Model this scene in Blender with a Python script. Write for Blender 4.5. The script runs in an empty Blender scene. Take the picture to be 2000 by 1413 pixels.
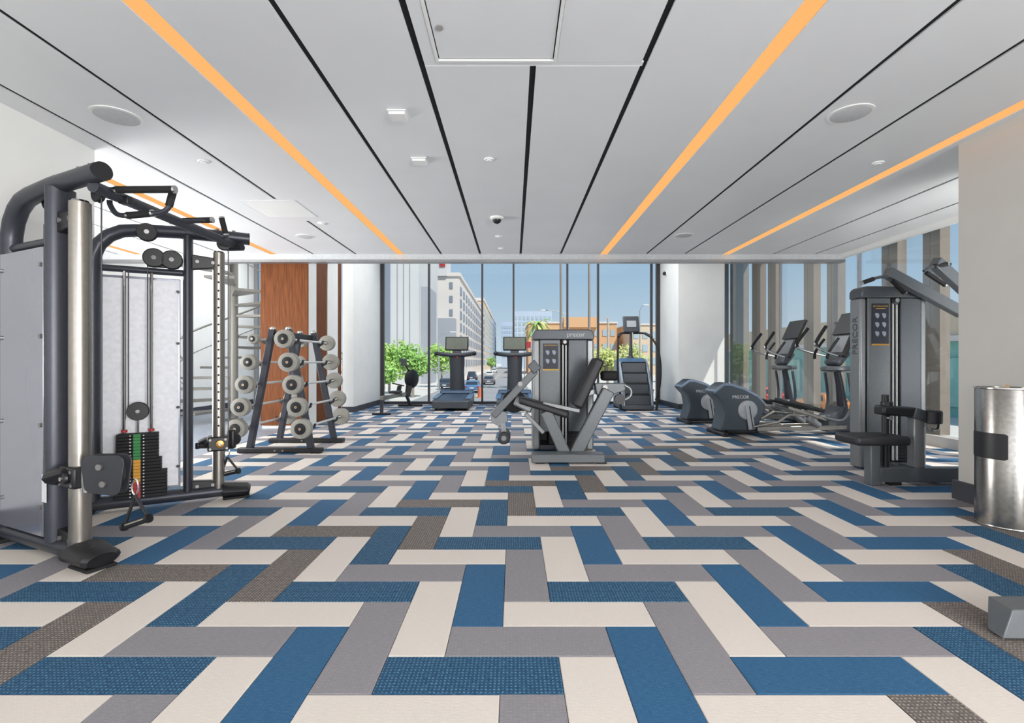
import bpy, math, random
from mathutils import Vector, Matrix
random.seed(7)
SC = bpy.context.scene
COL = SC.collection
# ------------------------------------------------------------------ camera
F, CX, CY, EYE = 975.0, 1003.0, 707.0, 1.15          # photo in 2000 x 1413 pixels
cam_d = bpy.data.cameras.new('camera'); cam = bpy.data.objects.new('camera', cam_d); COL.objects.link(cam)
cam.location = (0, 0, EYE); cam.rotation_euler = (math.pi/2, 0, 0)
cam_d.sensor_width = 36; cam_d.lens = F/2000*36; cam_d.shift_x = -0.0015; cam_d.shift_y = 0.0003
cam_d.clip_end = 2000; cam_d.clip_start = 0.05
SC.camera = cam
# ------------------------------------------------------------------ sky, sun, fill lights, exposure
SC.view_settings.view_transform = 'Standard'; SC.view_settings.look = 'None'
SC.view_settings.gamma = 1.0; SC.view_settings.use_curve_mapping = False
SC.view_settings.exposure = 0.27
SC.cycles.use_denoising = True
SC.cycles.max_bounces = 10; SC.cycles.diffuse_bounces = 5; SC.cycles.glossy_bounces = 4
SC.cycles.transparent_max_bounces = 16
SC.cycles.caustics_reflective = False; SC.cycles.caustics_refractive = False
SC.cycles.sample_clamp_indirect = 4.0
W = bpy.data.worlds.new('sky'); SC.world = W; W.use_nodes = True
nt = W.node_tree; nt.nodes.clear()
tc = nt.nodes.new('ShaderNodeTexCoord'); sp = nt.nodes.new('ShaderNodeSeparateXYZ')
cr = nt.nodes.new('ShaderNodeValToRGB'); bg = nt.nodes.new('ShaderNodeBackground'); wo = nt.nodes.new('ShaderNodeOutputWorld')
nt.links.new(tc.outputs['Generated'], sp.inputs[0]); nt.links.new(sp.outputs['Z'], cr.inputs[0])
nt.links.new(cr.outputs[0], bg.inputs[0]); nt.links.new(bg.outputs[0], wo.inputs[0])
cr.color_ramp.elements[0].position = 0.0; cr.color_ramp.elements[0].color = (.60, .70, .77, 1)
cr.color_ramp.elements[1].position = 0.6; cr.color_ramp.elements[1].color = (.22, .40, .64, 1)
e = cr.color_ramp.elements.new(0.16); e.color = (.39, .55, .70, 1)
bg.inputs[1].default_value = 0.84
sun_d = bpy.data.lights.new('sun', 'SUN'); sun = bpy.data.objects.new('sun', sun_d); COL.objects.link(sun)
sun_d.energy = 4.0; sun_d.angle = 0.01; sun_d.color = (1.0, .95, .87)
sun.rotation_euler = Vector((-.38, .46, -.80)).to_track_quat('-Z', 'Y').to_euler()
def area(name, loc, aim, sx, sy, power, col=(1, 1, 1)):
    d = bpy.data.lights.new(name, 'AREA'); o = bpy.data.objects.new(name, d); COL.objects.link(o)
    d.shape = 'RECTANGLE'; d.size = sx; d.size_y = sy; d.energy = power; d.color = col
    o.location = loc; o.rotation_euler = (Vector(aim)-Vector(loc)).to_track_quat('-Z', 'Y').to_euler()
    return o
# added fill lights behind the camera, brightening ceiling and left wall
area('fill_behind', (-.6, -4.6, 1.5), (-.6, 4, 2.9), 5.8, 2.6, 110, (1, .985, .97))
area('fill_behind_right', (3.68, -2.0, 1.45), (-3.6, 1.6, 3.0), 4.6, 2.6, 760, (1, .99, .975))
# added fill lights, hidden behind the right-hand wall and in the stair bay
area('fill_side_bay', (5.25, 2.4, 1.2), (4.6, 5.4, 6.5), 1.1, 2.2, 140, (1, .99, .97))
area('fill_stair_bay', (-6.95, 6.1, 1.5), (2.0, 8.2, 3.2), 2.6, 2.4, 330, (1, .99, .97))
# unseen fill lights added under the high roof, beyond the lower ceiling
area('fill_roof_back', (0.2, 11.2, 4.2), (0.2, 11.0, 0), 7.0, 3.6, 170, (.97, .98, 1))
area('fill_roof_stair', (-5.5, 11.0, 4.2), (-5.4, 10.8, 0), 2.6, 3.6, 120, (.97, .98, 1))

# ------------------------------------------------------------------ helpers
def P(px, py, Y): return Vector(((px-CX)*Y/F, Y, EYE-(py-CY)*Y/F))
def srgb(r, g, b):
    f = lambda c: (c/255/12.92) if c/255 <= .04045 else ((c/255+.055)/1.055)**2.4
    return (f(r), f(g), f(b), 1)
MATS = {}
def mat(name, rgb, rough=.5, metal=0.0, var=.06, scale=30, bump=0.0, bscale=200, spec=.5, coat=0):
    if name in MATS: return MATS[name]
    m = bpy.data.materials.new(name); m.use_nodes = True; n = m.node_tree.nodes; l = m.node_tree.links
    b = n['Principled BSDF']; c = srgb(*rgb)
    b.inputs['Roughness'].default_value = rough; b.inputs['Metallic'].default_value = metal
    b.inputs['Specular IOR Level'].default_value = spec
    if coat: b.inputs['Coat Weight'].default_value = coat
    t = n.new('ShaderNodeTexCoord'); ns = n.new('ShaderNodeTexNoise'); ns.inputs['Scale'].default_value = scale
    ns.inputs['Detail'].default_value = 3
    l.new(t.outputs['Object'], ns.inputs['Vector'])
    r = n.new('ShaderNodeValToRGB')
    r.color_ramp.elements[0].position = .3; r.color_ramp.elements[1].position = .7
    r.color_ramp.elements[0].color = tuple(x*(1-var) for x in c[:3])+(1,)
    r.color_ramp.elements[1].color = tuple(min(1, x*(1+var)) for x in c[:3])+(1,)
    l.new(ns.outputs['Fac'], r.inputs[0]); l.new(r.outputs[0], b.inputs['Base Color'])
    if bump:
        n2 = n.new('ShaderNodeTexNoise'); n2.inputs['Scale'].default_value = bscale
        bp = n.new('ShaderNodeBump'); bp.inputs['Strength'].default_value = bump; bp.inputs['Distance'].default_value = .004
        l.new(t.outputs['Object'], n2.inputs['Vector']); l.new(n2.outputs['Fac'], bp.inputs['Height']); l.new(bp.outputs[0], b.inputs['Normal'])
    MATS[name] = m; return m
def emit(name, rgb, strength):
    if name in MATS: return MATS[name]
    m = bpy.data.materials.new(name); m.use_nodes = True; n = m.node_tree.nodes; n.clear()
    e = n.new('ShaderNodeEmission'); o = n.new('ShaderNodeOutputMaterial'); e.inputs[0].default_value = srgb(*rgb); e.inputs[1].default_value = strength
    m.node_tree.links.new(e.outputs[0], o.inputs[0]); MATS[name] = m; return m
def glass(name, tint, refl=.06):
    if name in MATS: return MATS[name]
    m = bpy.data.materials.new(name); m.use_nodes = True; n = m.node_tree.nodes; l = m.node_tree.links; n.clear()
    t = n.new('ShaderNodeBsdfTransparent'); t.inputs[0].default_value = tint+(1,)
    g = n.new('ShaderNodeBsdfGlossy'); g.inputs['Roughness'].default_value = .02
    fr = n.new('ShaderNodeFresnel'); fr.inputs[0].default_value = 1.3
    mm = n.new('ShaderNodeMath'); mm.operation = 'MULTIPLY'; mm.inputs[1].default_value = .22
    l.new(fr.outputs[0], mm.inputs[0])
    mx = n.new('ShaderNodeMixShader'); o = n.new('ShaderNodeOutputMaterial')
    l.new(mm.outputs[0], mx.inputs[0]); l.new(t.outputs[0], mx.inputs[1]); l.new(g.outputs[0], mx.inputs[2]); l.new(mx.outputs[0], o.inputs[0])
    MATS[name] = m; return m
def wood(name, a, b_):
    m = bpy.data.materials.new(name); m.use_nodes = True; n = m.node_tree.nodes; l = m.node_tree.links
    b = n['Principled BSDF']; b.inputs['Roughness'].default_value = .6; b.inputs['Specular IOR Level'].default_value = .2
    t = n.new('ShaderNodeTexCoord'); mp = n.new('ShaderNodeMapping'); mp.inputs['Scale'].default_value = (14, 14, .9)
    ns = n.new('ShaderNodeTexNoise'); ns.inputs['Scale'].default_value = 3; ns.inputs['Detail'].default_value = 6; ns.inputs['Distortion'].default_value = .4
    r = n.new('ShaderNodeValToRGB'); r.color_ramp.elements[0].position = .32; r.color_ramp.elements[1].position = .7
    r.color_ramp.elements[0].color = srgb(*a); r.color_ramp.elements[1].color = srgb(*b_)
    l.new(t.outputs['Object'], mp.inputs[0]); l.new(mp.outputs[0], ns.inputs[0]); l.new(ns.outputs[0], r.inputs[0]); l.new(r.outputs[0], b.inputs['Base Color'])
    MATS[name] = m; return m
def carpet(name, base, light, dots, rough=.7):
    m = bpy.data.materials.new(name); m.use_nodes = True; n = m.node_tree.nodes; l = m.node_tree.links
    b = n['Principled BSDF']; b.inputs['Roughness'].default_value = rough; b.inputs['Specular IOR Level'].default_value = .45
    g = n.new('ShaderNodeNewGeometry'); mp = n.new('ShaderNodeMapping'); l.new(g.outputs['Position'], mp.inputs[0])
    ns = n.new('ShaderNodeTexNoise'); ns.inputs['Scale'].default_value = 260; ns.inputs['Detail'].default_value = 2
    l.new(mp.outputs[0], ns.inputs[0])
    mp2 = n.new('ShaderNodeMapping'); mp2.inputs['Scale'].default_value = (18, 160, 1); l.new(g.outputs['Position'], mp2.inputs[0])
    st = n.new('ShaderNodeTexNoise'); st.inputs['Scale'].default_value = 2.2; st.inputs['Detail'].default_value = 2; l.new(mp2.outputs[0], st.inputs[0])
    w1 = n.new('ShaderNodeTexWave'); w1.bands_direction = 'X'; w1.inputs['Scale'].default_value = 21; w1.inputs['Distortion'].default_value = 1.6; w1.inputs['Detail Scale'].default_value = 6
    w2 = n.new('ShaderNodeTexWave'); w2.bands_direction = 'Y'; w2.inputs['Scale'].default_value = 20; w2.inputs['Distortion'].default_value = 2.2
    w2.inputs['Detail Scale'].default_value = 12
    l.new(mp.outputs[0], w1.inputs[0]); l.new(mp.outputs[0], w2.inputs[0])
    mu = n.new('ShaderNodeMath'); mu.operation = 'MULTIPLY'; l.new(w1.outputs['Fac'], mu.inputs[0]); l.new(w2.outputs['Fac'], mu.inputs[1])
    rd = n.new('ShaderNodeMapRange'); rd.inputs[1].default_value = .35; rd.inputs[2].default_value = .85; rd.inputs[3].default_value = 0; rd.inputs[4].default_value = dots
    l.new(mu.outputs[0], rd.inputs[0])
    ir = n.new('ShaderNodeTexNoise'); ir.inputs['Scale'].default_value = 55; l.new(mp.outputs[0], ir.inputs[0])
    iv = n.new('ShaderNodeMapRange'); iv.inputs[1].default_value = .3; iv.inputs[2].default_value = .65; iv.inputs[3].default_value = .25; iv.inputs[4].default_value = 1.25; l.new(ir.outputs['Fac'], iv.inputs[0])
    md = n.new('ShaderNodeMath'); md.operation = 'MULTIPLY'; l.new(rd.outputs[0], md.inputs[0]); l.new(iv.outputs[0], md.inputs[1])
    sv = n.new('ShaderNodeMapRange'); sv.inputs[1].default_value = .3; sv.inputs[2].default_value = .7; l.new(st.outputs['Fac'], sv.inputs[0])
    ad = n.new('ShaderNodeMath'); ad.operation = 'MULTIPLY_ADD'; ad.inputs[1].default_value = .45
    l.new(sv.outputs[0], ad.inputs[0]); l.new(md.outputs[0], ad.inputs[2])
    a2 = n.new('ShaderNodeMath'); a2.operation = 'MULTIPLY_ADD'; a2.inputs[1].default_value = .25; l.new(ns.outputs['Fac'], a2.inputs[0]); l.new(ad.outputs[0], a2.inputs[2])
    a3 = n.new('ShaderNodeMath'); a3.operation = 'SUBTRACT'; a3.inputs[1].default_value = .28; a3.use_clamp = True; l.new(a2.outputs[0], a3.inputs[0])
    mx = n.new('ShaderNodeMix'); mx.data_type = 'RGBA'; mx.inputs[6].default_value = srgb(*base); mx.inputs[7].default_value = srgb(*light)
    l.new(a3.outputs[0], mx.inputs[0]); l.new(mx.outputs[2], b.inputs['Base Color'])
    bp = n.new('ShaderNodeBump'); bp.inputs['Strength'].default_value = .25; bp.inputs['Distance'].default_value = .003
    l.new(a2.outputs[0], bp.inputs['Height']); l.new(bp.outputs[0], b.inputs['Normal'])
    MATS[name] = m; return m

class MB:
    """collects shapes; build() links them as one mesh object"""
    def __init__(s, off=(0, 0, 0)): s.v = []; s.f = []; s.o = Vector(off)
    def add(s, vs, fs):
        k = len(s.v); s.v += [Vector(p)-s.o for p in vs]; s.f += [tuple(i+k for i in f) for f in fs]; return s
    def span(s, x0, x1, y0, y1, z0, z1):
        return s.add([(x, y, z) for z in (z0, z1) for y in (y0, y1) for x in (x0, x1)],
                     [(0, 2, 3, 1), (4, 5, 7, 6), (0, 1, 5, 4), (1, 3, 7, 5), (3, 2, 6, 7), (2, 0, 4, 6)])
    def box(s, c, sz, rot=None):
        R = rot if rot is not None else Matrix.Identity(3); c = Vector(c)
        vs = [c+R @ Vector((x*sz[0]/2, y*sz[1]/2, z*sz[2]/2)) for z in (-1, 1) for y in (-1, 1) for x in (-1, 1)]
        return s.add(vs, [(0, 2, 3, 1), (4, 5, 7, 6), (0, 1, 5, 4), (1, 3, 7, 5), (3, 2, 6, 7), (2, 0, 4, 6)])
    def beam(s, p0, p1, w, h, side=(0, 1, 0)):
        """bar from p0 to p1; w along side, h across"""
        p0, p1 = Vector(p0), Vector(p1); d = (p1-p0); L = d.length; d.normalize(); sd = Vector(side)
        sd = (sd-d*sd.dot(d)).normalized(); up = sd.cross(d)
        R = Matrix((d, sd, up)).transposed(); return s.box((p0+p1)/2, (L, w, h), R)
    def tube(s, path, r, seg=10, ry=None, up=(0, 0, 1), cap=True, closed=False):
        path = [Vector(p) for p in path]; n = len(path); ring = []; prev = None
        for i, p in enumerate(path):
            a = path[(i-1) % n] if (closed or i > 0) else p; b = path[(i+1) % n] if (closed or i < n-1) else p
            t = (b-a).normalized()
            if prev is None:
                u = Vector(up)
                if abs(u.dot(t)) > .95: u = Vector((0, 1, 0)) if abs(t.y) < .9 else Vector((1, 0, 0))
                u = (u-t*u.dot(t)).normalized()
            else: u = (prev-t*prev.dot(t)).normalized()
            prev = u; w = t.cross(u); rr = r[i] if isinstance(r, (list, tuple)) else r
            r2 = rr if ry is None else ry*(rr/(r[0] if isinstance(r, (list, tuple)) else r))
            ring.append([p+u*math.cos(2*math.pi*k/seg)*rr+w*math.sin(2*math.pi*k/seg)*r2 for k in range(seg)])
        vs = [q for rg in ring for q in rg]; fs = []
        m = n if closed else n-1
        for i in range(m):
            j = (i+1) % n
            for k in range(seg): fs.append((i*seg+k, i*seg+(k+1) % seg, j*seg+(k+1) % seg, j*seg+k))
        if cap and not closed: fs.append(tuple(range(seg-1, -1, -1))); fs.append(tuple((n-1)*seg+k for k in range(seg)))
        return s.add(vs, fs)
    def cyl(s, p0, p1, r, seg=14): return s.tube([p0, p1], r, seg)
    def disc(s, c, axis, r, t, seg=20):
        a = Vector(axis).normalized()*t/2; return s.cyl(Vector(c)-a, Vector(c)+a, r, seg)
    def lathe(s, prof, c, axis=(0, 0, 1), seg=24):
        a = Vector(axis).normalized(); u = a.orthogonal().normalized(); w = a.cross(u); c = Vector(c)
        vs = []; fs = []
        for r, z in prof: vs += [c+a*z+(u*math.cos(2*math.pi*k/seg)+w*math.sin(2*math.pi*k/seg))*r for k in range(seg)]
        for i in range(len(prof)-1):
            for k in range(seg): fs.append((i*seg+k, i*seg+(k+1) % seg, (i+1)*seg+(k+1) % seg, (i+1)*seg+k))
        fs.append(tuple(range(seg-1, -1, -1))); fs.append(tuple((len(prof)-1)*seg+k for k in range(seg)))
        return s.add(vs, fs)
    def prism(s, pts, depth):
        """polygon of 3-D points extruded by a vector"""
        n = len(pts); d = Vector(depth); a = [Vector(p) for p in pts]
        fs = [tuple(range(n-1, -1, -1)), tuple(range(n, 2*n))]+[(i, (i+1) % n, n+(i+1) % n, n+i) for i in range(n)]
        return s.add(a+[p+d for p in a], fs)
    def ball(s, c, r, nu=14, nv=9):
        r = (r, r, r) if not isinstance(r, (tuple, list)) else r; c = Vector(c); vs = []; fs = []
        for j in range(nv+1):
            th = math.pi*j/nv
            for i in range(nu):
                ph = 2*math.pi*i/nu; vs.append(c+Vector((r[0]*math.sin(th)*math.cos(ph), r[1]*math.sin(th)*math.sin(ph), r[2]*math.cos(th))))
        for j in range(nv):
            for i in range(nu): fs.append((j*nu+i, (j+1)*nu+i, (j+1)*nu+(i+1) % nu, j*nu+(i+1) % nu))
        return s.add(vs, fs)
    def build(s, name, m, parent=None, bevel=0, smooth=True, seg=2, ang=35):
        me = bpy.data.meshes.new(name); me.from_pydata([tuple(v) for v in s.v], [], s.f); me.materials.append(m)
        import bmesh
        bm = bmesh.new(); bm.from_mesh(me); bmesh.ops.recalc_face_normals(bm, faces=bm.faces); bm.to_mesh(me); bm.free()
        o = bpy.data.objects.new(name, me); COL.objects.link(o)
        if smooth:
            me.polygons.foreach_set('use_smooth', [True]*len(me.polygons)); me.set_sharp_from_angle(angle=math.radians(ang))
        if bevel:
            b = o.modifiers.new('bevel', 'BEVEL'); b.width = bevel; b.segments = seg; b.limit_method = 'ANGLE'; b.angle_limit = math.radians(40); b.harden_normals = False
        if parent is not None: o.parent = parent
        return o
def tag(o, label=None, cat=None, group=None, kind=None):
    if label: o['label'] = label
    if cat: o['category'] = cat
    if group: o['group'] = group
    if kind: o['kind'] = kind
    return o
def thing(name, label, cat, loc=(0, 0, 0), rz=0, group=None):
    o = bpy.data.objects.new(name, None); COL.objects.link(o); o.location = loc; o.rotation_euler = (0, 0, rz); o.empty_display_size = .1
    return tag(o, label, cat, group)
def clone(o, parent=None, label=None):
    c = o.copy(); COL.objects.link(c); c.parent = parent
    if label: c['label'] = label
    for ch in list(o.children): clone(ch, c)
    return c
def smooth_path(pts, n=6):
    pts = [Vector(p) for p in pts]; out = []
    for i in range(len(pts)-1):
        p0 = pts[max(i-1, 0)]; p1 = pts[i]; p2 = pts[i+1]; p3 = pts[min(i+2, len(pts)-1)]
        for k in range(n):
            t = k/n
            out.append(.5*((2*p1)+(p2-p0)*t+(2*p0-5*p1+4*p2-p3)*t*t+(3*p1-p0-3*p2+p3)*t**3))
    return out+[pts[-1]]
def text(name, body, size, loc, rot, m, parent, off=(0, 0, 0)):
    c = bpy.data.curves.new(name, 'FONT'); c.body = body; c.size = size; c.align_x = 'CENTER'; c.align_y = 'CENTER'; c.extrude = .0015; c.resolution_u = 2
    t = bpy.data.objects.new(name, c); COL.objects.link(t)
    dg = bpy.context.evaluated_depsgraph_get(); me = bpy.data.meshes.new_from_object(t.evaluated_get(dg))
    bpy.data.objects.remove(t); me.materials.clear(); me.materials.append(m)
    o = bpy.data.objects.new(name, me); COL.objects.link(o); o.parent = parent
    o.location = Vector(loc)-Vector(off); o.rotation_euler = rot; return o
# ------------------------------------------------------------------ materials
M = {}
M['white'] = mat('white_paint', (236, 236, 233), .6, var=.02, scale=3)
M['ceil'] = mat('ceiling_panel_paint', (232, 233, 234), .42, var=.015, scale=2)
M['slot'] = mat('slot_black', (14, 15, 17), .8)
M['base'] = mat('baseboard_grey', (58, 60, 68), .5)
M['led'] = emit('amber_led', (255, 184, 112), .86)
M['alu'] = mat('mullion_bronze', (62, 60, 64), .4, .3)
M['silver'] = mat('mullion_silver', (150, 150, 152), .35, .6)
M['fin'] = mat('stone_fin', (146, 134, 122), .5, var=.05, scale=6)
M['glass'] = glass('window_glass', (.95, .97, .98))
M['concrete'] = mat('concrete', (186, 184, 180), .8, var=.06, scale=4)
M['rubber_floor'] = mat('rubber_floor', (150, 158, 172), .28, var=.03, scale=8)
M['wood'] = wood('wood_veneer', (92, 50, 22), (124, 72, 36))
M['steelframe'] = mat('charcoal_frame', (60, 62, 70), .36, .35)
M['black'] = mat('black_plastic', (26, 26, 29), .42)
M['rubber'] = mat('black_rubber', (22, 22, 24), .75)
M['chrome'] = mat('chrome', (205, 203, 200), .16, 1.0, var=.03)
M['bolt'] = mat('bolt_steel', (142, 140, 138), .4, .7)
M['bin'] = mat('bin_steel', (150, 147, 143), .26, 1.0, var=.12, scale=40)
M['shaded_wall'] = mat('shaded_wall_paint', (196, 193, 187), .6, var=.02, scale=3)  # right wall: its shade is put into the paint colour
M['rod'] = mat('polished_rod', (226, 226, 224), .35, .5)
M['fascia'] = mat('fascia_paint', (196, 198, 200), .5)
M['brushed'] = mat('brushed_steel', (156, 151, 144), .3, .9, var=.05)
M['shroud'] = mat('silver_shroud', (168, 169, 180), .2, .65, var=.03, scale=2)
M['gun'] = mat('gunmetal_paint', (102, 106, 109), .42, .3, var=.04)
M['gun_dark'] = mat('gunmetal_dark', (78, 82, 87), .4, .3, var=.04)
M['gun_light'] = mat('gunmetal_light', (132, 134, 136), .36, .45, var=.04)
M['vinyl'] = mat('black_vinyl', (36, 36, 41), .5, bump=.15, bscale=300)
M['cable'] = mat('steel_cable', (70, 70, 74), .4, .6)
M['red'] = mat('red_plastic', (170, 40, 44), .5)
M['green'] = mat('green_label', (44, 128, 66), .6)
M['amber'] = mat('amber_label', (206, 148, 46), .6)
M['paper'] = mat('paper_white', (222, 224, 226), .7)
M['gold'] = mat('gold_print', (222, 178, 74), .6)
M['placard'] = mat('placard_navy', (32, 36, 50), .5)
M['figure'] = mat('placard_figure', (158, 164, 180), .6)
M['blue_metal'] = mat('steel_blue_paint', (92, 126, 158), .35, .4)
M['screen'] = mat('dark_screen', (118, 122, 112), .2, .0, var=.1, scale=4)
M['lcd'] = mat('lcd_grey', (176, 180, 184), .3)
M['brass'] = mat('brass', (190, 138, 72), .3, .8)
M['plate_grey'] = mat('urethane_grey', (150, 148, 140), .55)
M['stairmetal'] = mat('stair_metal', (128, 126, 120), .45, .4)
# ================================================================== THE SETTING
ZC, YE = 2.97, 8.45                       # lower ceiling height and its far edge
XR, XL, YB, ZT = 5.84, -7.05, 13.6, 4.3   # glass side wall, stair side wall, glass back wall, high roof
WALLL, WALLR = -3.60, 3.73
def struct(name, mb, m, parent=None, **k): return tag(mb.build(name, m, parent, **k), kind='structure')
# ---- floor with herringbone carpet planks
floor = struct('floor', MB().span(-7.4, 6.3, -4.8, 13.8, -.30, -.006), mat('screed', (70, 70, 74), .9))
C_NAVY = carpet('carpet_navy_dotted', (3, 58, 94), (104, 162, 192), .7)
C_BLUE = carpet('carpet_blue', (34, 88, 128), (92, 138, 172), .12)
C_GREY = carpet('carpet_grey', (136, 133, 138), (178, 176, 180), .18)
C_BROWN = carpet('carpet_taupe_dotted', (88, 80, 78), (196, 188, 176), .7)
C_WHITE = carpet('carpet_ivory', (222, 213, 204), (240, 234, 226), .12)
w = .2223; UO, VO = .79, .76
CLIP = (-3.86, XR-.03, -3.0, YB-.06)
def plank_cells():
    for n in range(-30, 64):
        for m in range(-13, 8):
            yield 'H', n, m, n+6*m, n+10, 3, 1
            yield 'V', n, m, n+6*m, n+11, 1, 3
def plank_mat(k, n, m):
    q = n % 3
    if k == 'H': return (C_NAVY if m <= 0 else C_BLUE) if q == 0 else ((C_BROWN if m == -2 else C_GREY) if q == 1 else C_WHITE)
    return C_WHITE if q == 0 else ((C_NAVY if m in (-1, 2) else C_BLUE) if q == 1 else (C_BROWN if m in (-1, 2) else C_GREY))
def vis_area(x0, x1, y0, y1):
    if y0 < 1.2: return 0
    a = 0
    for i in range(3):
        for j in range(3):
            x = x0+(x1-x0)*(i+.5)/3; y = y0+(y1-y0)*(j+.5)/3
            px = CX+F*x/y; py = CY+F*EYE/y
            if -20 < px < 2020 and py < 1433:
                if x < -2.6 and y > 4.6 and y < 6: continue
                a += (x1-x0)*(y1-y0)/9*F*F*EYE/y**3
    return a
cells = []
for k, n, m, i, j, a, b in plank_cells():
    x0, x1, y0, y1 = (i+UO)*w, (i+a+UO)*w, (j+VO)*w, (j+b+VO)*w
    x0, x1 = max(x0, CLIP[0]), min(x1, CLIP[1]); y0, y1 = max(y0, CLIP[2]), min(y1, CLIP[3])
    if x1-x0 < .01 or y1-y0 < .01: continue
    if y1 < 4.2 and (x1 < WALLL-.05 or x0 > WALLR+.05): continue
    cells.append((vis_area(x0, x1, y0, y1), x0, x1, y0, y1, plank_mat(k, n, m)))
cells.sort(key=lambda c: -c[0])
shared = {}
g = .0012
def plank_mesh(dx, dy, m):
    key = (round(dx, 4), round(dy, 4), m.name)
    if key not in shared:
        mb = MB(); e = .003
        a, b = dx/2-g, dy/2-g
        vs = [(-a, -b, -.006), (a, -b, -.006), (a, b, -.006), (-a, b, -.006), (-a, -b, -.002), (a, -b, -.002), (a, b, -.002), (-a, b, -.002),
              (-a+e, -b+e, 0), (a-e, -b+e, 0), (a-e, b-e, 0), (-a+e, b-e, 0)]
        fs = [(8, 9, 10, 11)]+[(q+i, q+(i+1) % 4, q+4+(i+1) % 4, q+4+i) for q in (0, 4) for i in range(4)]
        me = bpy.data.meshes.new('carpet_plank'); me.from_pydata(vs, [], fs); me.materials.append(m); shared[key] = me
    return shared[key]
for c in cells[:300]:
    o = bpy.data.objects.new('carpet_plank', plank_mesh(c[2]-c[1], c[4]-c[3], c[5])); COL.objects.link(o)
    o.location = ((c[1]+c[2])/2, (c[3]+c[4])/2, 0); o.parent = floor
rest = {}
me = bpy.data.meshes.new('carpet_plank_field'); vs = []; fs = []; mi = []; ml = [C_NAVY, C_BLUE, C_GREY, C_BROWN, C_WHITE]
for c in cells[300:]:
    k = len(vs); x0, x1, y0, y1 = c[1]+g, c[2]-g, c[3]+g, c[4]-g
    vs += [(x0, y0, -.006), (x1, y0, -.006), (x1, y1, -.006), (x0, y1, -.006), (x0, y0, 0), (x1, y0, 0), (x1, y1, 0), (x0, y1, 0)]
    fs += [(k+4, k+5, k+6, k+7)]+[(k+i, k+(i+1) % 4, k+4+(i+1) % 4, k+4+i) for i in range(4)]; mi += [ml.index(c[5])]*5
me.from_pydata(vs, [], fs); [me.materials.append(x) for x in ml]; me.polygons.foreach_set('material_index', mi)
o = bpy.data.objects.new('carpet_plank_field', me); COL.objects.link(o); o.parent = floor; o['kind'] = 'stuff'
# smooth grey rubber floor of the stair bay
MB().span(XL, CLIP[0]-.002, 4.29, YB-.06, -.006, 0).build('rubber_flooring', M['rubber_floor'], floor)
# ---- lower ceiling: panels between dark slots and amber light strips
ceiling = struct('ceiling', MB().span(XL-.1, 5.50, -4.8, YE-.02, ZC+.0135, ZC+.12), M['slot'])
SL = .019; LD = .06
LEDS = [-6.35, -4.06, -1.915, 1.525, 3.60]
SLOTS = [-6.68, -5.55, -4.9, -3.38, -2.665, -1.222, -.563, .12, .797, 2.245, 2.894, 4.39, 5.09]
edges = sorted([(x, SL) for x in SLOTS]+[(x, LD) for x in LEDS])
xs = [XL-.1]+[v for x, h in edges for v in (x-h, x+h)]+[5.52]
for i in range(0, len(xs), 2):
    x0, x1 = xs[i], xs[i+1]
    y0 = 4.29 if x1 < WALLL else -4.8
    if x0 < -.5 and x1 < .13 and x0 > -.6:         # the panel left of the middle slot meets the hatch: split around it
        MB().span(x0, x1, 3.07, YE, ZC, ZC+.012).build('ceiling_panel', M['ceil'], ceiling)
        MB().span(x0, .79, 3.03, 3.07, ZC+.001, ZC+.012).build('ceiling_panel', M['ceil'], ceiling)
        MB().span(x0, -.472, -4.8, 3.03, ZC, ZC+.012).build('ceiling_panel', M['ceil'], ceiling)
        MB().span(.262, .797-SL, -4.8, 3.03, ZC, ZC+.012).build('ceiling_panel', M['ceil'], ceiling)
        continue
    if abs(x0-(.12+SL)) < .01:
        MB().span(x0, x1, 3.07, YE, ZC, ZC+.012).build('ceiling_panel', M['ceil'], ceiling); continue
    MB().span(x0, x1, y0, YE, ZC, ZC+.012).build('ceiling_panel', M['ceil'], ceiling)
# slot of the left bay stops for the flush hatch
MB().span(-2.665-SL, -2.665+SL, 5.6, 6.45, ZC, ZC+.012).build('ceiling_panel', M['ceil'], ceiling)
led_lab = ['amber linear light strip farthest left, over the stair bay', 'amber linear light strip passing above the cable machine',
           'wide amber linear light strip left of the ceiling hatch', 'wide amber linear light strip right of the ceiling hatch',
           'thin amber linear light strip running above the right-hand wall']
for x, lb in zip(LEDS, led_lab):
    t = thing('linear_light', lb, 'light', (x, 4.29 if x < WALLL else -4.8, ZC), 0, 'amber strips in the ceiling'); y0 = t.location.y
    t.location.y = 0; t.location = (x, (y0+YE)/2, ZC)
    MB(t.location).span(x-LD+.004, x+LD-.004, y0, YE, ZC+.003, ZC+.007).build('diffuser', M['led'], t)
    MB(t.location).span(x-LD, x+LD, y0, YE, ZC+.0072, ZC+.013).build('housing', M['white'], t)
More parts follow.
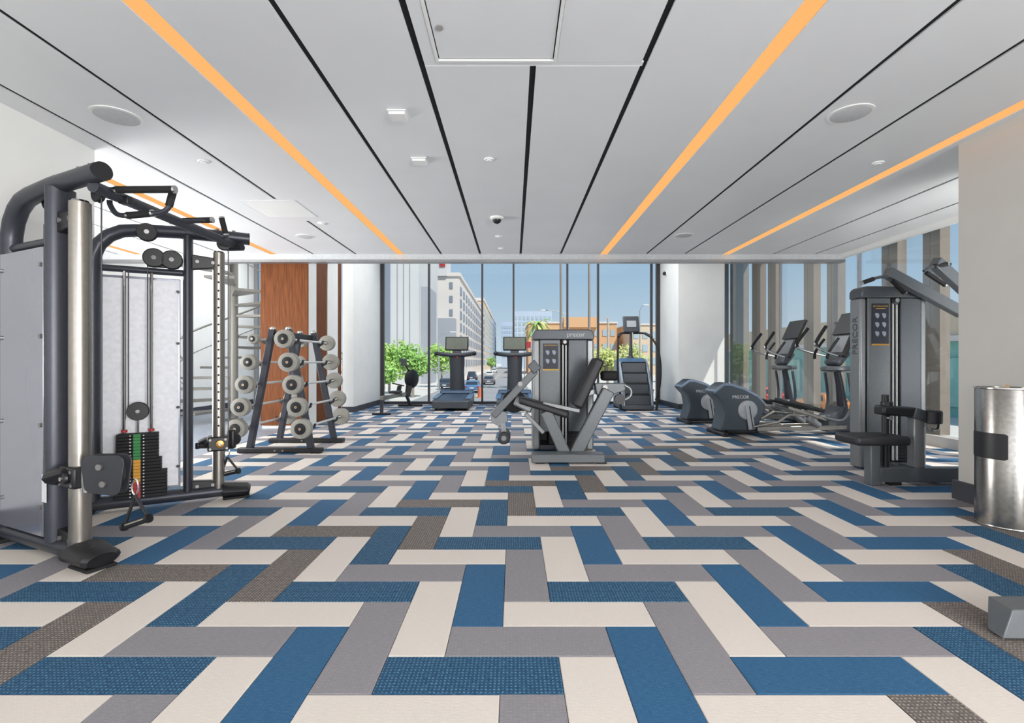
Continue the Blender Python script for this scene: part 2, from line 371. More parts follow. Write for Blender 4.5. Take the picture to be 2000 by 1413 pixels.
# access hatch
h = thing('access_hatch', 'large white square access hatch with small lock in ceiling', 'hatch', (-.105, 2.45, ZC))
MB(h.location).span(-.445, .235, 1.9, 3.0, ZC+.004, ZC+.012).build('door', M['ceil'], h)
mb = MB(h.location)
mb.span(-.47, -.452, 1.88, 3.028, ZC-.004, ZC+.0125).span(.242, .26, 1.88, 3.028, ZC-.004, ZC+.0125).span(-.452, .242, 3.01, 3.028, ZC-.004, ZC+.0125).span(-.452, .242, 1.88, 1.895, ZC-.004, ZC+.0125)
mb.build('frame', M['white'], h)
mb = MB(h.location); mb.disc((-.405, 2.72, ZC+.003), (0, 0, 1), .02, .012, 12); mb.build('lock', M['chrome'], h)
h = thing('access_hatch', 'flush white hatch in ceiling over the stair side slot', 'hatch', (-2.78, 5.95, ZC))
mb = MB(h.location); mb.span(-3.1, -2.46, 5.62, 5.635, ZC-.005, ZC).span(-3.1, -2.46, 6.27, 6.285, ZC-.005, ZC).span(-3.1, -3.085, 5.635, 6.27, ZC-.005, ZC).span(-2.475, -2.46, 5.635, 6.27, ZC-.005, ZC)
mb.build('frame', M['ceil'], h); MB(h.location).span(-3.083, -2.477, 5.637, 6.268, ZC-.004, ZC).build('door', M['white'], h)
# fascia of the lower ceiling (far edge and window side)
tr = struct('trim_1', MB().span(XL, 5.60, YE, YE+.05, 2.885, ZC+.12), M['fascia'])
MB().span(XL, 5.62, YE+.002, YE+.16, 2.842, 2.884).build('shade_pocket', M['silver'], tr)
tr = struct('trim_2', MB().span(5.52, 5.60, 4.2, YE-.001, 2.90, ZC+.12), M['white'])
# roof over the glazed strip
struct('ceiling_high', MB().span(-7.4, 6.3, -4.8, 13.9, ZT, ZT+.15), M['white'])
# ---- walls
wl = struct('wall_left', MB().span(WALLL-.18, WALLL, -4.8, 4.29, -.006, ZC), M['white'])
struct('wall_left_return', MB().span(XL, WALLL-.18, 4.13, 4.29, -.006, ZC), M['white'])
struct('baseboard_left', MB().span(WALLL, WALLL+.015, -4.8, 4.30, 0, .14), M['base'])
struct('wall_stair', MB().span(XL-.15, XL, 4.13, YB, -.006, ZT), M['white'])
struct('baseboard_stair', MB().span(XL, XL+.015, 4.29, YB-.1, 0, .14), M['base'])
wr = struct('wall_right', MB().span(WALLR, WALLR+.9, -4.8, 4.185, -.006, ZC), M['shaded_wall'])
struct('baseboard_right', MB().span(WALLR-.03, WALLR, -4.8, 4.215, 0, .155).span(WALLR, WALLR+.9, 4.185, 4.215, 0, .155), M['base'])
# wood and white panel wall left of the back glazing
wp = struct('wall_panelled', MB().span(-4.36, -3.60, 8.66, 10.36, -.006, ZT), M['white'])
MB().span(-4.37, -3.555, 8.62, 8.66, .05, ZT).build('wood_panel', M['wood'], wp)
MB().span(-3.60, -3.575, 9.02, 9.56, .05, ZT).build('wood_panel', M['wood'], wp)
MB().span(-3.60, -3.575, 10.12, 10.36, .05, ZT).build('wood_panel', M['wood'], wp)
MB().span(-3.60, -3.56, 8.66, 9.015, .05, ZT).build('white_panel', M['white'], wp)
MB().span(-3.60, -3.56, 9.565, 10.115, .05, ZT).build('white_panel', M['white'], wp)
struct('wall_column_left', MB().span(-3.87, -3.62, 11.3, YB+.2, -.006, ZT), M['white'])
struct('baseboard_column_left', MB().span(-3.885, -3.605, 11.285, 11.3, 0, .13).span(-3.62, -3.605, 11.3, YB-.1, 0, .13), M['base'])
struct('wall_column_right', MB().span(3.98, 5.09, 12.05, YB+.2, -.006, ZT), M['white'])
struct('baseboard_column_right', MB().span(3.965, 5.10, 12.035, 12.05, 0, .13).span(3.965, 3.98, 12.05, YB-.1, 0, .13), M['base'])
# ---- glazing
def window(name, x0, x1, muls, first=.07, m='alu'):
    fr = struct(name, MB().span(x0, x1, YB-.06, YB+.06, -.006, .07).span(x0, x1, YB-.06, YB+.06, ZT-.1, ZT), M[m])
    b = [x0]+muls+[x1]
    for i, x in enumerate(b):
        hw = .026 if 0 < i < len(b)-1 else .05
        c = min(max(x, x0+hw), x1-hw)
        MB().span(c-hw, c+hw, YB-.05, YB+.05, .07, ZT-.1).build('mullion', M[m], fr)
    for i in range(len(b)-1):
        MB().span(b[i]+.04, b[i+1]-.04, YB-.008, YB+.008, .07, ZT-.1).build('pane', M['glass'], fr)
window('window_1', -3.62, 3.98, [(px-CX)*YB/F for px in (838, 942, 1003, 1108, 1168, 1272)])
window('window_2', 5.09, XR, [], m='silver')
window('window_3', XL, -3.87, [-6.3, -5.55, -4.8, -4.3], m='silver')
sw = struct('window_4', MB().span(XR-.10, XR+.10, 3.6, YB, -.006, .14).span(XR-.06, XR+.06, 3.6, YB, ZT-.1, ZT), M['concrete'])
fins = [(12.72, 13.5), (11.86, 12.27), (11.16, 11.5), (9.75, 10.08), (9.02, 9.34), (7.62, 7.95), (6.86, 7.15), (5.4, 5.7), (4.4, 4.7)]
for a, b in fins:
    MB().span(XR+.02, XR+.16, a, b, .14, ZT-.1).build('mullion', M['fin'], sw)
ys = [3.6]+sorted((a+b)/2 for a, b in fins)+[YB]
for i in range(len(ys)-1):
    MB().span(XR-.008, XR+.008, ys[i]+.005, ys[i+1]-.005, .14, ZT-.1).build('pane', M['glass'], sw)
for y in (10.9, 8.42, 6.2): MB().span(XR-.03, XR+.015, y-.02, y+.02, .14, ZT-.1).build('mullion', M['silver'], sw)
# ---- ceiling fittings
def fitting(name, lab, cat, x, y, r, kind):
    t = thing(name, lab, cat, (x, y, ZC), 0)
    o = Vector(t.location)
    if kind == 'speaker':
        MB(o).lathe([(r, -.006), (r, 0)], o, seg=32).build('rim', M['white'], t)
        MB(o).lathe([(r*.8, -.009), (r*.86, -.0065)], o, seg=32).build('grille', mat('grille', (196, 197, 198), .6), t)
    elif kind == 'disc':
        MB(o).lathe([(r*.9, -.012), (r, -.006), (r, 0)], o, seg=20).build('cover_plate', M['ceil'], t)
        MB(o).lathe([(r*.55, -.02), (r*.6, -.0125)], o, seg=16).build('cap', M['white'], t)
    elif kind == 'square':
        MB(o).span(x-r, x+r, y-r, y+r, ZC-.008, ZC).build('frame', M['ceil'], t)
        MB(o).span(x-r*.86, x+r*.86, y-r*.8, y+r*.8, ZC-.030, ZC-.009).build('lens_plate', M['white'], t)
    elif kind == 'dome':
        MB(o).lathe([(r*.8, -.03), (r, -.02), (r, 0)], o, seg=24).build('housing', M['white'], t)
        MB(o).ball(o+Vector((0, 0, -.03)), (r*.66, r*.66, r*.6)).build('dome', M['black'], t)
fitting('ceiling_speaker', 'round white ceiling speaker above the cable machine', 'speaker', -2.94, 3.70, .165, 'speaker')
fitting('ceiling_speaker', 'round white ceiling speaker at upper right between slots', 'speaker', 2.47, 3.66, .15, 'speaker')
fitting('ceiling_speaker', 'small far round ceiling speaker above the barbell rack', 'speaker', -3.02, 7.24, .13, 'speaker')
fitting('ceiling_speaker', 'small far round ceiling speaker right, near ceiling edge', 'speaker', 2.45, 7.18, .13, 'speaker')
fitting('ceiling_light', 'square recessed ceiling light nearer the access hatch', 'light', -.845, 3.66, .068, 'square')
fitting('ceiling_light', 'square recessed ceiling light farther from the access hatch', 'light', -.845, 4.5, .068, 'square')
fitting('sprinkler_head', 'round sprinkler cover in the middle of the ceiling', 'sprinkler', -.22, 4.48, .045, 'disc')
fitting('sprinkler_head', 'round sprinkler cover left, past the big ceiling speaker', 'sprinkler', -2.81, 4.53, .05, 'disc')
fitting('sprinkler_head', 'round sprinkler cover right, beside the thin amber strip', 'sprinkler', 3.33, 4.56, .05, 'disc')
fitting('sprinkler_head', 'round sprinkler cover left, just past the flush hatch', 'sprinkler', -2.51, 6.55, .06, 'disc')
fitting('sprinkler_head', 'far sprinkler cover just behind the dark camera dome', 'sprinkler', -.21, 7.24, .06, 'disc')
fitting('sprinkler_head', 'farthest sprinkler cover at the ceiling edge, mid ceiling', 'sprinkler', -.20, 8.0, .05, 'disc')
fitting('camera_dome', 'dark dome security camera in the middle of ceiling', 'camera', -.21, 6.29, .085, 'dome')
t = thing('wall_camera', 'small round white camera on the right white column', 'camera', (3.98, 13.0, 3.45))
MB(t.location).disc((3.972, 13.0, 3.45), (1, 0, 0), .07, .03).build('mount_plate', M['white'], t)
MB(t.location).ball((3.93, 13.0, 3.45), .05).build('lens', M['black'], t)
# ================================================================== CABLE MACHINE
CM = thing('cable_machine', 'tall dark two-tower cable crossover machine with silver shrouds and chrome columns', 'cable machine', (-2.75, 3.5, 0))
OC = Vector(CM.location)
class Tower:
    def __init__(s, o, ang, sgn):
        s.o = Vector((o[0], o[1], 0)); a = math.radians(ang)
        s.d = Vector((-math.cos(a), -math.sin(a)*sgn, 0)); s.n = Vector((-math.sin(a), math.cos(a)*sgn, 0))   # n points outward
    def __call__(s, u, n, z): return s.o+s.d*u+s.n*n+Vector((0, 0, z))
def rot_of(T): return Matrix((T.d, T.n, T.d.cross(T.n))).transposed()
def tower(T, near):
    R = rot_of(T); CS, UP = .13, .345
    def B(u, n, z, a, b, c): return MB(OC).box(T(u, n, z), (a, b, c), R)
    # floor beam, foot, uprights, top arch
    MB(OC).tube([T(-.02, 0, .07), T(1.05, 0, .07)], .05, 14, ry=.065).build('floor_beam', M['steelframe'], CM)
    MB(OC).tube([T(-.10, 0, .055), T(-.08, 0, .06), T(.10, 0, .075)], [.038, .05, .058], 16, ry=.075).build('foot_cap', M['black'], CM)
    MB(OC).box(T(-.0, 0, .009), (.2, .15, .018), R).build('foot_pad', M['rubber'], CM, bevel=.008)
    MB(OC).box(T(1.0, 0, .012), (.12, .16, .024), R).build('foot_pad', M['rubber'], CM, bevel=.008)
    MB(OC).tube([T(UP, 0, .1), T(UP, 0, 2.17)], .036, 18, ry=.075, up=T.d).build('upright', M['steelframe'], CM)
    arch = [T(-.09, 0, 2.205), T(.4, 0, 2.20), T(.68, 0, 2.18)]+[T(.68+.27*math.sin(t), 0, 1.91+.27*math.cos(t)) for t in [math.radians(x) for x in (20, 40, 60, 80, 90)]]+[T(.95, 0, 1.5), T(.95, 0, .1)]
    MB(OC).tube(arch, .05, 16, ry=.056).build('top_arch', M['steelframe'], CM)
    MB(OC).disc(T(-.093, 0, 2.205), T.d, .051, .012, 18).build('end_cap', M['black'], CM)
    MB(OC).tube([T(UP, 0, 1.87), T(.95, 0, 1.87)], .026, 12).build('cross_tube', M['steelframe'], CM)
    for u, z in ((.02, 2.255), (.14, 2.257), (.4, 2.25)):
        MB(OC).disc(T(u, .0, z), (0, 0, 1), .014, .016, 10).build('bolt', M['bolt'], CM)
    # chrome column with holes
    col = MB(OC).tube([T(CS, 0, .09), T(CS, 0, 2.06)], .046, 20, ry=.054, up=T.d).build('column', M['brushed'], CM)
    MB(OC).lathe([(.047, 0), (.04, .012)], T(CS, 0, 2.06)).build('column_cap', M['chrome'], col)
    for k in range(20):
        MB(OC).disc(T(CS, -.053, .62+k*.07), T.n, .0085, .004, 10).build('hole', M['slot'], col)
    # brackets tying column to upright
    for z, hh in ((1.97, .12), (.13, .10)):
        MB(OC).prism([T(UP, -.03, z+hh*.5), T(CS, -.03, z+hh*.5-.02), T(CS-.01, -.03, z-hh*.3), T(UP, -.03, z-hh*.6)], T.n*.06).build('bracket', M['black'], CM, bevel=.008)
        for u in (CS+.04, CS+.15):
            for sd in (-.034, .034):
                MB(OC).disc(T(u, sd, z), T.n, .014, .012, 10).build('bolt', M['bolt'], CM)
    # shroud on the outer side
    MB(OC).box(T(.665, .055, .975), (.53, .012, 1.70), R).build('shroud', M['shroud'], CM, bevel=.004)
    MB(OC).box(T(.665, .046, .975), (.50, .004, 1.66), R).build('shroud_lining', mat('shroud_lining', (236, 237, 243), .5), CM)
    for z in (.3, .78, 1.3, 1.72):
        for u in (.415, .915):
            MB(OC).tube([T(u, .012, z), T(u, .05, z)], .011, 8).build('standoff', M['black'], CM)
            MB(OC).disc(T(u, .066, z), T.n, .013, .012, 10).build('bolt', M['bolt'], CM)
    # guide rods and weight stack on the inner side
    sc = .67
    for u in (sc-.085, sc+.085): MB(OC).cyl(T(u, -.03, .1), T(u, -.03, 1.85), .0105, 10).build('guide_rod', M['chrome'], CM)
    for u in (sc-.085, sc+.085): MB(OC).cyl(T(u, -.03, .605), T(u, -.03, .625), .02, 12).build('bumper', M['red'], CM)
    for k in range(20):
        wd, of = (.33, -.02) if k < 8 else ((.30, .0) if k < 12 else (.26, .0))
        MB(OC).box(T(sc+of, -.03, .112+k*.0247), (wd, .11, .0225), R).build('weight_plate', M['rubber'], CM, bevel=.003, seg=1)
        MB(OC).box(T(sc, -.0865, .112+k*.0247), (.045, .002, .0225), R).build('plate_label', M['red'] if k < 5 else (M['amber'] if k < 12 else M['green']), CM)
        for q in (-.042, .042): MB(OC).disc(T(sc+q, -.087, .112+k*.0247), T.n, .005, .004, 8).build('plate_dot', M['paper'], CM)
    MB(OC).cyl(T(sc, -.03, .6), T(sc, -.03, .70), .008, 8).build('hook_rod', M['chrome'], CM)
    p = MB(OC).lathe([(.068, -.018), (.072, -.012), (.06, -.004), (.06, .004), (.072, .012), (.068, .018)], T(sc, -.03, .765), T.n).build('pulley', M['black'], CM)
    MB(OC).disc(T(sc, -.055, .765), T.n, .014, .012, 10).build('axle', M['chrome'], p)
    for u in (sc-.06, sc+.06): MB(OC).cyl(T(u, -.03, .77), T(u, -.03, 2.0 if u < sc else 1.85), .004, 6).build('cable', M['cable'], CM)
    # upper pulleys
    for u, z, r in ((sc-.06, 2.16, .07), (.565, 1.965, .075), (.45, 1.96, .075)):
        p = MB(OC).lathe([(r*.9, -.02), (r, -.014), (r*.84, -.004), (r*.84, .004), (r, .014), (r*.9, .02)], T(u, -.06, z), T.n).build('pulley', M['black'], CM)
        MB(OC).disc(T(u, -.086, z), T.n, .017, .014, 12).build('axle', M['chrome'], p)
    MB(OC).box(T(.505, -.035, 1.93), (.2, .012, .07), R).build('pulley_bracket', M['black'], CM, bevel=.01)
    # hanging cable along the column
    MB(OC).cyl(T(.06, -.07, .5), T(.06, -.07, 2.14), .0045, 6).build('cable', M['cable'], CM)
    p = MB(OC).lathe([(.05, -.016), (.055, -.01), (.046, 0), (.055, .01), (.05, .016)], T(.09, -.07, 2.13), T.n).build('pulley', M['black'], CM)
    MB(OC).disc(T(.09, -.09, 2.13), T.n, .014, .012, 10).build('axle', M['chrome'], p)
    return T
TN = tower(Tower((-2.36, 2.80), 25, -1), True)
TF = tower(Tower((-2.36, 4.25), 30, 1), False)
# near carriage with pulley housing, pop knob and arm
def carriage(T, z, wdir, near):
    R = rot_of(T)
    MB(OC).box(T(.13, 0, z), (.16, .14, .12), R).build('carriage', M['black'], CM, bevel=.012)
    MB(OC).tube([T(.13, .04, z+.03), T(.22, .05, z-.0), T(.27, .05, z-.01)], [.03, .05, .035], 12, ry=.055).build('carriage_grip', M['black'], CM)
    k = MB(OC).lathe([(.03, 0), (.034, .01), (.03, .022), (.012, .026)], T(.12, .066 if near else -.066, z), T.n*(1 if near else -1)).build('pop_knob', M['brass'] if not near else M['black'], CM)
    MB(OC).disc(T(.12, .096 if near else -.096, z), T.n, .012, .008).build('knob_pin', M['chrome'], k)
    for u, dz in ((.19, .035), (.19, -.04), (.08, .035), (.07, -.04)):
        MB(OC).disc(T(u, .068 if near else -.068, z+dz), T.n, .010, .010, 10).build('bolt', M['bolt'], CM)
carriage(TN, .50, (1, 0), True)
carriage(TF, .47, (1, 0), False)
def pulley_arm(c, dx, up, name='pulley_housing'):
    """rounded cheek plates hinged to the carriage; c = centre, dx = outward horizontal direction"""
    dx = Vector(dx).normalized(); nn = Vector((-dx.y, dx.x, 0)); z = Vector((0, 0, 1)); c = Vector(c)
    pts = []
    for cx, cz, a0 in ((.065, .06, 0), (-.085, .06, 90), (-.07, -.06, 180), (.045, -.075, 270)):
        for k in range(5):
            a = math.radians(a0+k*22.5); pts.append(c+dx*(cx+.045*math.cos(a))+z*(cz+.045*math.sin(a)))
    for sd in (-.034, .024):
        MB(OC).prism([p+nn*sd for p in pts], nn*.010).build('pulley_cheek', M['gun_dark'] if 0 else mat('cheek_black', (48, 49, 54), .45), CM, bevel=.003)
    p = MB(OC).lathe([(.085, -.02), (.09, -.012), (.078, 0), (.09, .012), (.085, .02)], c+dx*.0, nn).build('pulley', M['rubber'], CM)
    for dz, q in ((.042, -.02), (-.052, 0)):
        MB(OC).disc(c+dx*q+z*dz-nn*.042, nn, .017, .014, 14).build('bolt', M['bolt'], CM)
pulley_arm((-2.27, 2.80, .525), (1, 0, 0), True)
MB(OC).beam((-2.45, 2.82, .50), (-2.36, 2.80, .51), .05, .06).build('swivel_arm', M['black'], CM, bevel=.008)
MB(OC).cyl((-2.40, 2.80, .42), (-2.40, 2.80, .58), .022, 12).build('swivel_pin', M['chrome'], CM)
MB(OC).box((-2.37, 4.20, .50), (.06, .05, .16)).build('pulley_cheek', M['black'], CM, bevel=.015)
MB(OC).lathe([(.05, -.014), (.05, .014)], (-2.35, 4.20, .50), (0, 1, 0)).build('pulley', M['rubber'], CM)
MB(OC).cyl((-2.58, 4.10, .46), (-2.50, 4.14, .46), .012, 8).build('selector_pin', M['black'], CM)
MB(OC).box((-2.59, 4.095, .46), (.03, .03, .05)).build('selector_knob', M['black'], CM, bevel=.006)
# chin-up crossbar with grips
ZB = 2.135
MB(OC).tube([(-2.36, 2.80, ZB), (-2.355, 4.26, ZB)], .033, 14).build('crossbar', M['steelframe'], CM)
def grip(path, g0, g1):
    """steel handle; foam grip between points g0..g1, chrome collars at its ends"""
    hb = MB(OC).tube(path, .0155, 10).build('chin_up_handle', M['steelframe'], CM)
    MB(OC).tube([g0, g1], .021, 12).build('foam_grip', M['rubber'], hb)
    d = (Vector(g1)-Vector(g0)).normalized()
    for q in (g0, g1): MB(OC).disc(Vector(q)+d*(.006 if q is g1 else -.006), d, .0225, .012, 12).build('collar', M['chrome'], hb)
grip([(-2.36, 2.90, 2.15), (-1.97, 2.90, 2.152)], (-2.30, 2.90, 2.15), (-1.975, 2.90, 2.152))
pth = smooth_path([P(214, 392, 3.0), P(216, 402, 3.0), P(228, 418, 3.0), P(250, 421, 3.0), P(300, 417, 3.0), P(322, 412, 3.0), P(333, 398, 3.0), P(338, 378, 3.0)], 4)
grip(pth, P(252, 421, 3.0), P(296, 417, 3.0)); MB(OC).tube([P(330, 403, 3.0), P(338, 374, 3.0)], .021, 12).build('foam_grip', M['rubber'], CM)
MB(OC).disc(P(338.5, 371, 3.0), (0.1, 0, 1), .023, .012, 12).build('collar', M['chrome'], CM)
grip([(-2.36, 3.52, 2.14), P(415, 430, 3.55)], P(335, 432, 3.55), P(413, 430, 3.55))
grip([(-2.36, 4.0, 2.13), P(442, 463, 4.0), P(432, 425, 4.0)], P(441, 458, 4.0), P(433, 427, 4.0))
MB(OC).beam((-2.36, 3.0, 2.12), (-2.3, 3.0, 2.12), .05, .05).build('handle_clamp', M['black'], CM, bevel=.006)
MB(OC).tube([(-2.42, 4.22, 2.115), (-2.28, 4.2, 2.115)], .03, 12).build('crossbar_end', M['black'], CM)
# instruction sticker on the near upright
nR = rot_of(TN)
MB(OC).box(TN(.345, .0765, .42), (.05, .002, .16), nR).build('sticker', M['paper'], CM)
# ---- D handles clipped to the cables
def d_handle(top, a, b, clip):
    o = OC; top = Vector(top); a = Vector(a); b = Vector(b); d = (b-a).normalized()
    t = MB(o).tube([a-d*.008, b+d*.008], .019, 14).build('strap_handle', M['rubber'], CM)
    MB(o).tube([top, a], .009, 8).build('strap', M['black'], t)
    MB(o).tube([top, b], .009, 8).build('strap', M['black'], t)
    for q in (a, b): MB(o).disc(q, d, .025, .016, 14).build('end_cap', M['black'], t)
    MB(o).tube([a+d*.02+Vector((0, -.018, .008)), b-d*.02+Vector((0, -.018, .008))], .004, 6).build('grip_band', M['plate_grey'], t)
    pts = [top+Vector((.018*math.cos(q), 0, .022+clip/2+(clip/2+.02)*math.sin(q))) for q in [2*math.pi*k/14 for k in range(14)]]
    MB(o).tube(pts, .005, 6, closed=True).build('carabiner', M['chrome'], t)
d_handle(P(264, 968, 2.80), P(243, 1029, 2.80), P(290, 1013, 2.78), .05)
d_handle(P(444, 893, 4.2), P(432, 928, 4.2), P(466, 920, 4.2), .04)
# ================================================================== BARBELL RACK
BR = thing('barbell_rack', 'black A-frame barbell rack in front of the wood panel', 'barbell rack', (-2.94, 6.7, 0)); o = Vector(BR.location)
YN, YF = 6.3, 7.1; XCN = -2.94
for y in (YN, YF):
    MB(o).box((XCN, y, .035), (1.06, .09, .06)).build('foot_bar', M['black'], BR, bevel=.008)
    for q in (-.45, .45): MB(o).box((XCN+q, y, .004), (.1, .1, .008)).build('foot_pad', M['rubber'], BR)
    for q in (-.05, .05): MB(o).disc((XCN+q, y-.05, .035), (0, 1, 0), .012, .012, 10).build('bolt', M['bolt'], BR)
    for sg in (-1, 1):
        MB(o).beam((XCN+sg*.385, y, .06), (XCN+sg*.10, y, 1.56), .07, .075).build('leg', M['steelframe'], BR, bevel=.006)
        MB(o).ball((XCN+sg*.098, y, 1.565), (.04, .036, .03)).build('leg_cap', M['chrome'], BR)
MB(o).beam((XCN-.07, YN-.02, 1.49), (XCN-.07, YF+.02, 1.49), .05, .07, side=(1, 0, 0)).build('top_rail', M['black'], BR, bevel=.006)
MB(o).beam((XCN+.07, YN-.02, 1.49), (XCN+.07, YF+.02, 1.49), .05, .07, side=(1, 0, 0)).build('top_rail', M['black'], BR, bevel=.006)
MB(o).box((XCN, YN-.0, 1.46), (.2, .08, .05)).build('tie_plate', M['black'], BR, bevel=.004)
MB(o).box((XCN, YF-.0, 1.46), (.2, .08, .05)).build('tie_plate', M['black'], BR, bevel=.004)
ROWS = [1.425, 1.145, .875, .605, .345]
names = ['top row', 'second row', 'middle row', 'fourth row', 'bottom row']
RAD = {-1: [.062, .095, .108, .11, .115], 1: [.112, .118, .118, .118, .122]}
for sg in (-1, 1):
    for k, z in enumerate(ROWS):
        xleg = XCN+sg*(.385-(z-.06)/1.5*.285); xb = xleg+sg*.058
        for y in (YN, YF):
            MB(o).prism([(xleg+sg*.03, y-.02, z-.075), (xb+sg*.045, y-.02, z-.03), (xb+sg*.055, y-.02, z+.025), (xb+sg*.04, y-.02, z+.025), (xb+sg*.03, y-.02, z-.017), (xleg+sg*.01, y-.02, z-.03)], (0, .04, 0)).build('saddle', M['black'], BR)
        r = RAD[sg][k]
        b = thing('barbell', ('fixed barbell with grey round heads, %s, %s side of the rack' % (names[k], 'stair' if sg < 0 else 'open')), 'barbell', (xb, 6.7, z), 0, 'fixed barbells on the rack')
        ob = Vector(b.location)
        MB(ob).cyl((xb, 5.95, z), (xb, 7.45, z), .0145, 12).build('bar', M['rod'], b)
        for s2 in (-1, 1):
            c = Vector((xb, 6.7+s2*.685, z))
            hd = MB(ob).lathe([(r*.86, -.05), (r*.97, -.045), (r, -.03), (r, .03), (r*.97, .045), (r*.86, .05)], c, (0, s2, 0), 28).build('head', M['plate_grey'], b)
            MB(ob).lathe([(r*.56, .05), (r*.56, .056), (r*.5, .058)], c, (0, s2, 0), 24).build('hub', M['black'], hd)
            MB(ob).lathe([(r*.14, .058), (r*.12, .064), (r*.05, .066)], c, (0, s2, 0), 14).build('hub_cap', M['brass'], hd)
            MB(ob).lathe([(.024, -.085), (.024, -.05)], c, (0, s2, 0), 14).build('collar', M['chrome'], hd)
# ================================================================== SPIRAL STAIR
ST = thing('spiral_stair', 'grey metal spiral stair with railing beside the wood panel', 'stairs', (-5.55, 9.9, 0)); o = Vector(ST.location)
MB(o).cyl((-5.55, 9.9, 0), (-5.55, 9.9, ZT), .08, 20).build('newel_column', M['stairmetal'], ST)
MB(o).lathe([(.16, 0), (.16, .02), (.09, .03)], (-5.55, 9.9, 0)).build('base_plate', M['stairmetal'], ST)
prevt = None; rail = []; rail2 = []
for k in range(20):
    a = math.radians(250-k*27); z = .19+k*.205
    u = Vector((math.cos(a), math.sin(a), 0)); v = Vector((-u.y, u.x, 0)); c = Vector((-5.55, 9.9, z))
    MB(o).prism([c+u*.07-v*.05, c+u*1.0-v*.24, c+u*1.0+v*.24, c+u*.07+v*.05], (0, 0, .045)).build('tread', M['stairmetal'], ST)
    MB(o).cyl(c+u*.97+Vector((0, 0, .02)), c+u*.97+Vector((0, 0, .95)), .012, 8).build('baluster', M['stairmetal'], ST)
    rail.append(c+u*.97+Vector((0, 0, .95))); rail2.append(c+u*.97+Vector((0, 0, .50)))
MB(o).tube(smooth_path(rail, 4), .02, 8).build('handrail', M['stairmetal'], ST)
MB(o).tube(smooth_path(rail2, 4), .01, 8).build('midrail', M['stairmetal'], ST)
# guard rail of the landing behind the stair
GR = thing('guard_rail', 'low grey guard rail with balusters seen behind the barbells', 'railing', (-5.0, 12.0, 0)); o = Vector(GR.location)
MB(o).cyl((-5.9, 12.0, 2.0), (-4.1, 12.0, 1.35), .022, 8).build('handrail', M['stairmetal'], GR)
MB(o).cyl((-5.9, 12.0, 1.86), (-4.1, 12.0, 1.21), .015, 8).build('rail', M['stairmetal'], GR)
MB(o).span(-5.9, -4.1, 11.98, 12.02, .88, .93).build('rail', M['stairmetal'], GR)
for k in range(13):
    x = -5.9+k*.15; MB(o).cyl((x, 12.0, .0 if k in (0, 6, 12) else .9), (x, 12.0, 1.98-.361*(x+5.9)), .02 if k in (0, 6, 12) else .010, 8).build('baluster', M['stairmetal'], GR)
UPR = (math.pi/2, 0, 0)      # text facing the camera side
def placard(o, t, x0, x1, z0, z1, y, head, line2, rows):
    pl = MB(o).span(x0, x1, y-.006, y, z0, z1).build('placard', M['placard'], t)
    wd = x1-x0; hh = z1-z0
    text('heading', head, wd*.118, ((x0+x1)/2, y-.0075, z1-hh*.07), UPR, M['gold'], pl, o)
    if line2: MB(o).span(x0+wd*.22, x1-wd*.22, y-.009, y-.006, z1-hh*.135, z1-hh*.12).build('heading_rule', M['gold'], pl)
    MB(o).span(x0-.005, x1+.005, y-.008, y, z0-.02, z0-.004).build('placard_strip', M['gold'] if not line2 else M['amber'], pl)
    for r in range(rows):
        for c in (0, 1):
            cx = x0+wd*(.29+.42*c); cz = z1-hh*(.26+.68/rows*(r+.2)) if rows > 2 else z1-hh*(.36+.34*r)
            s = wd*.13
            MB(o).prism([(cx-s, y-.0085, cz+s*.9), (cx-s*.3, y-.0085, cz+s*1.25), (cx+s*.9, y-.0085, cz+s*.9), (cx+s, y-.0085, cz-s*.3), (cx+s*.35, y-.0085, cz-s*1.3), (cx-s*.5, y-.0085, cz-s*.7)], (0, .0024, 0)).build('figure_mark', M['figure'], pl)
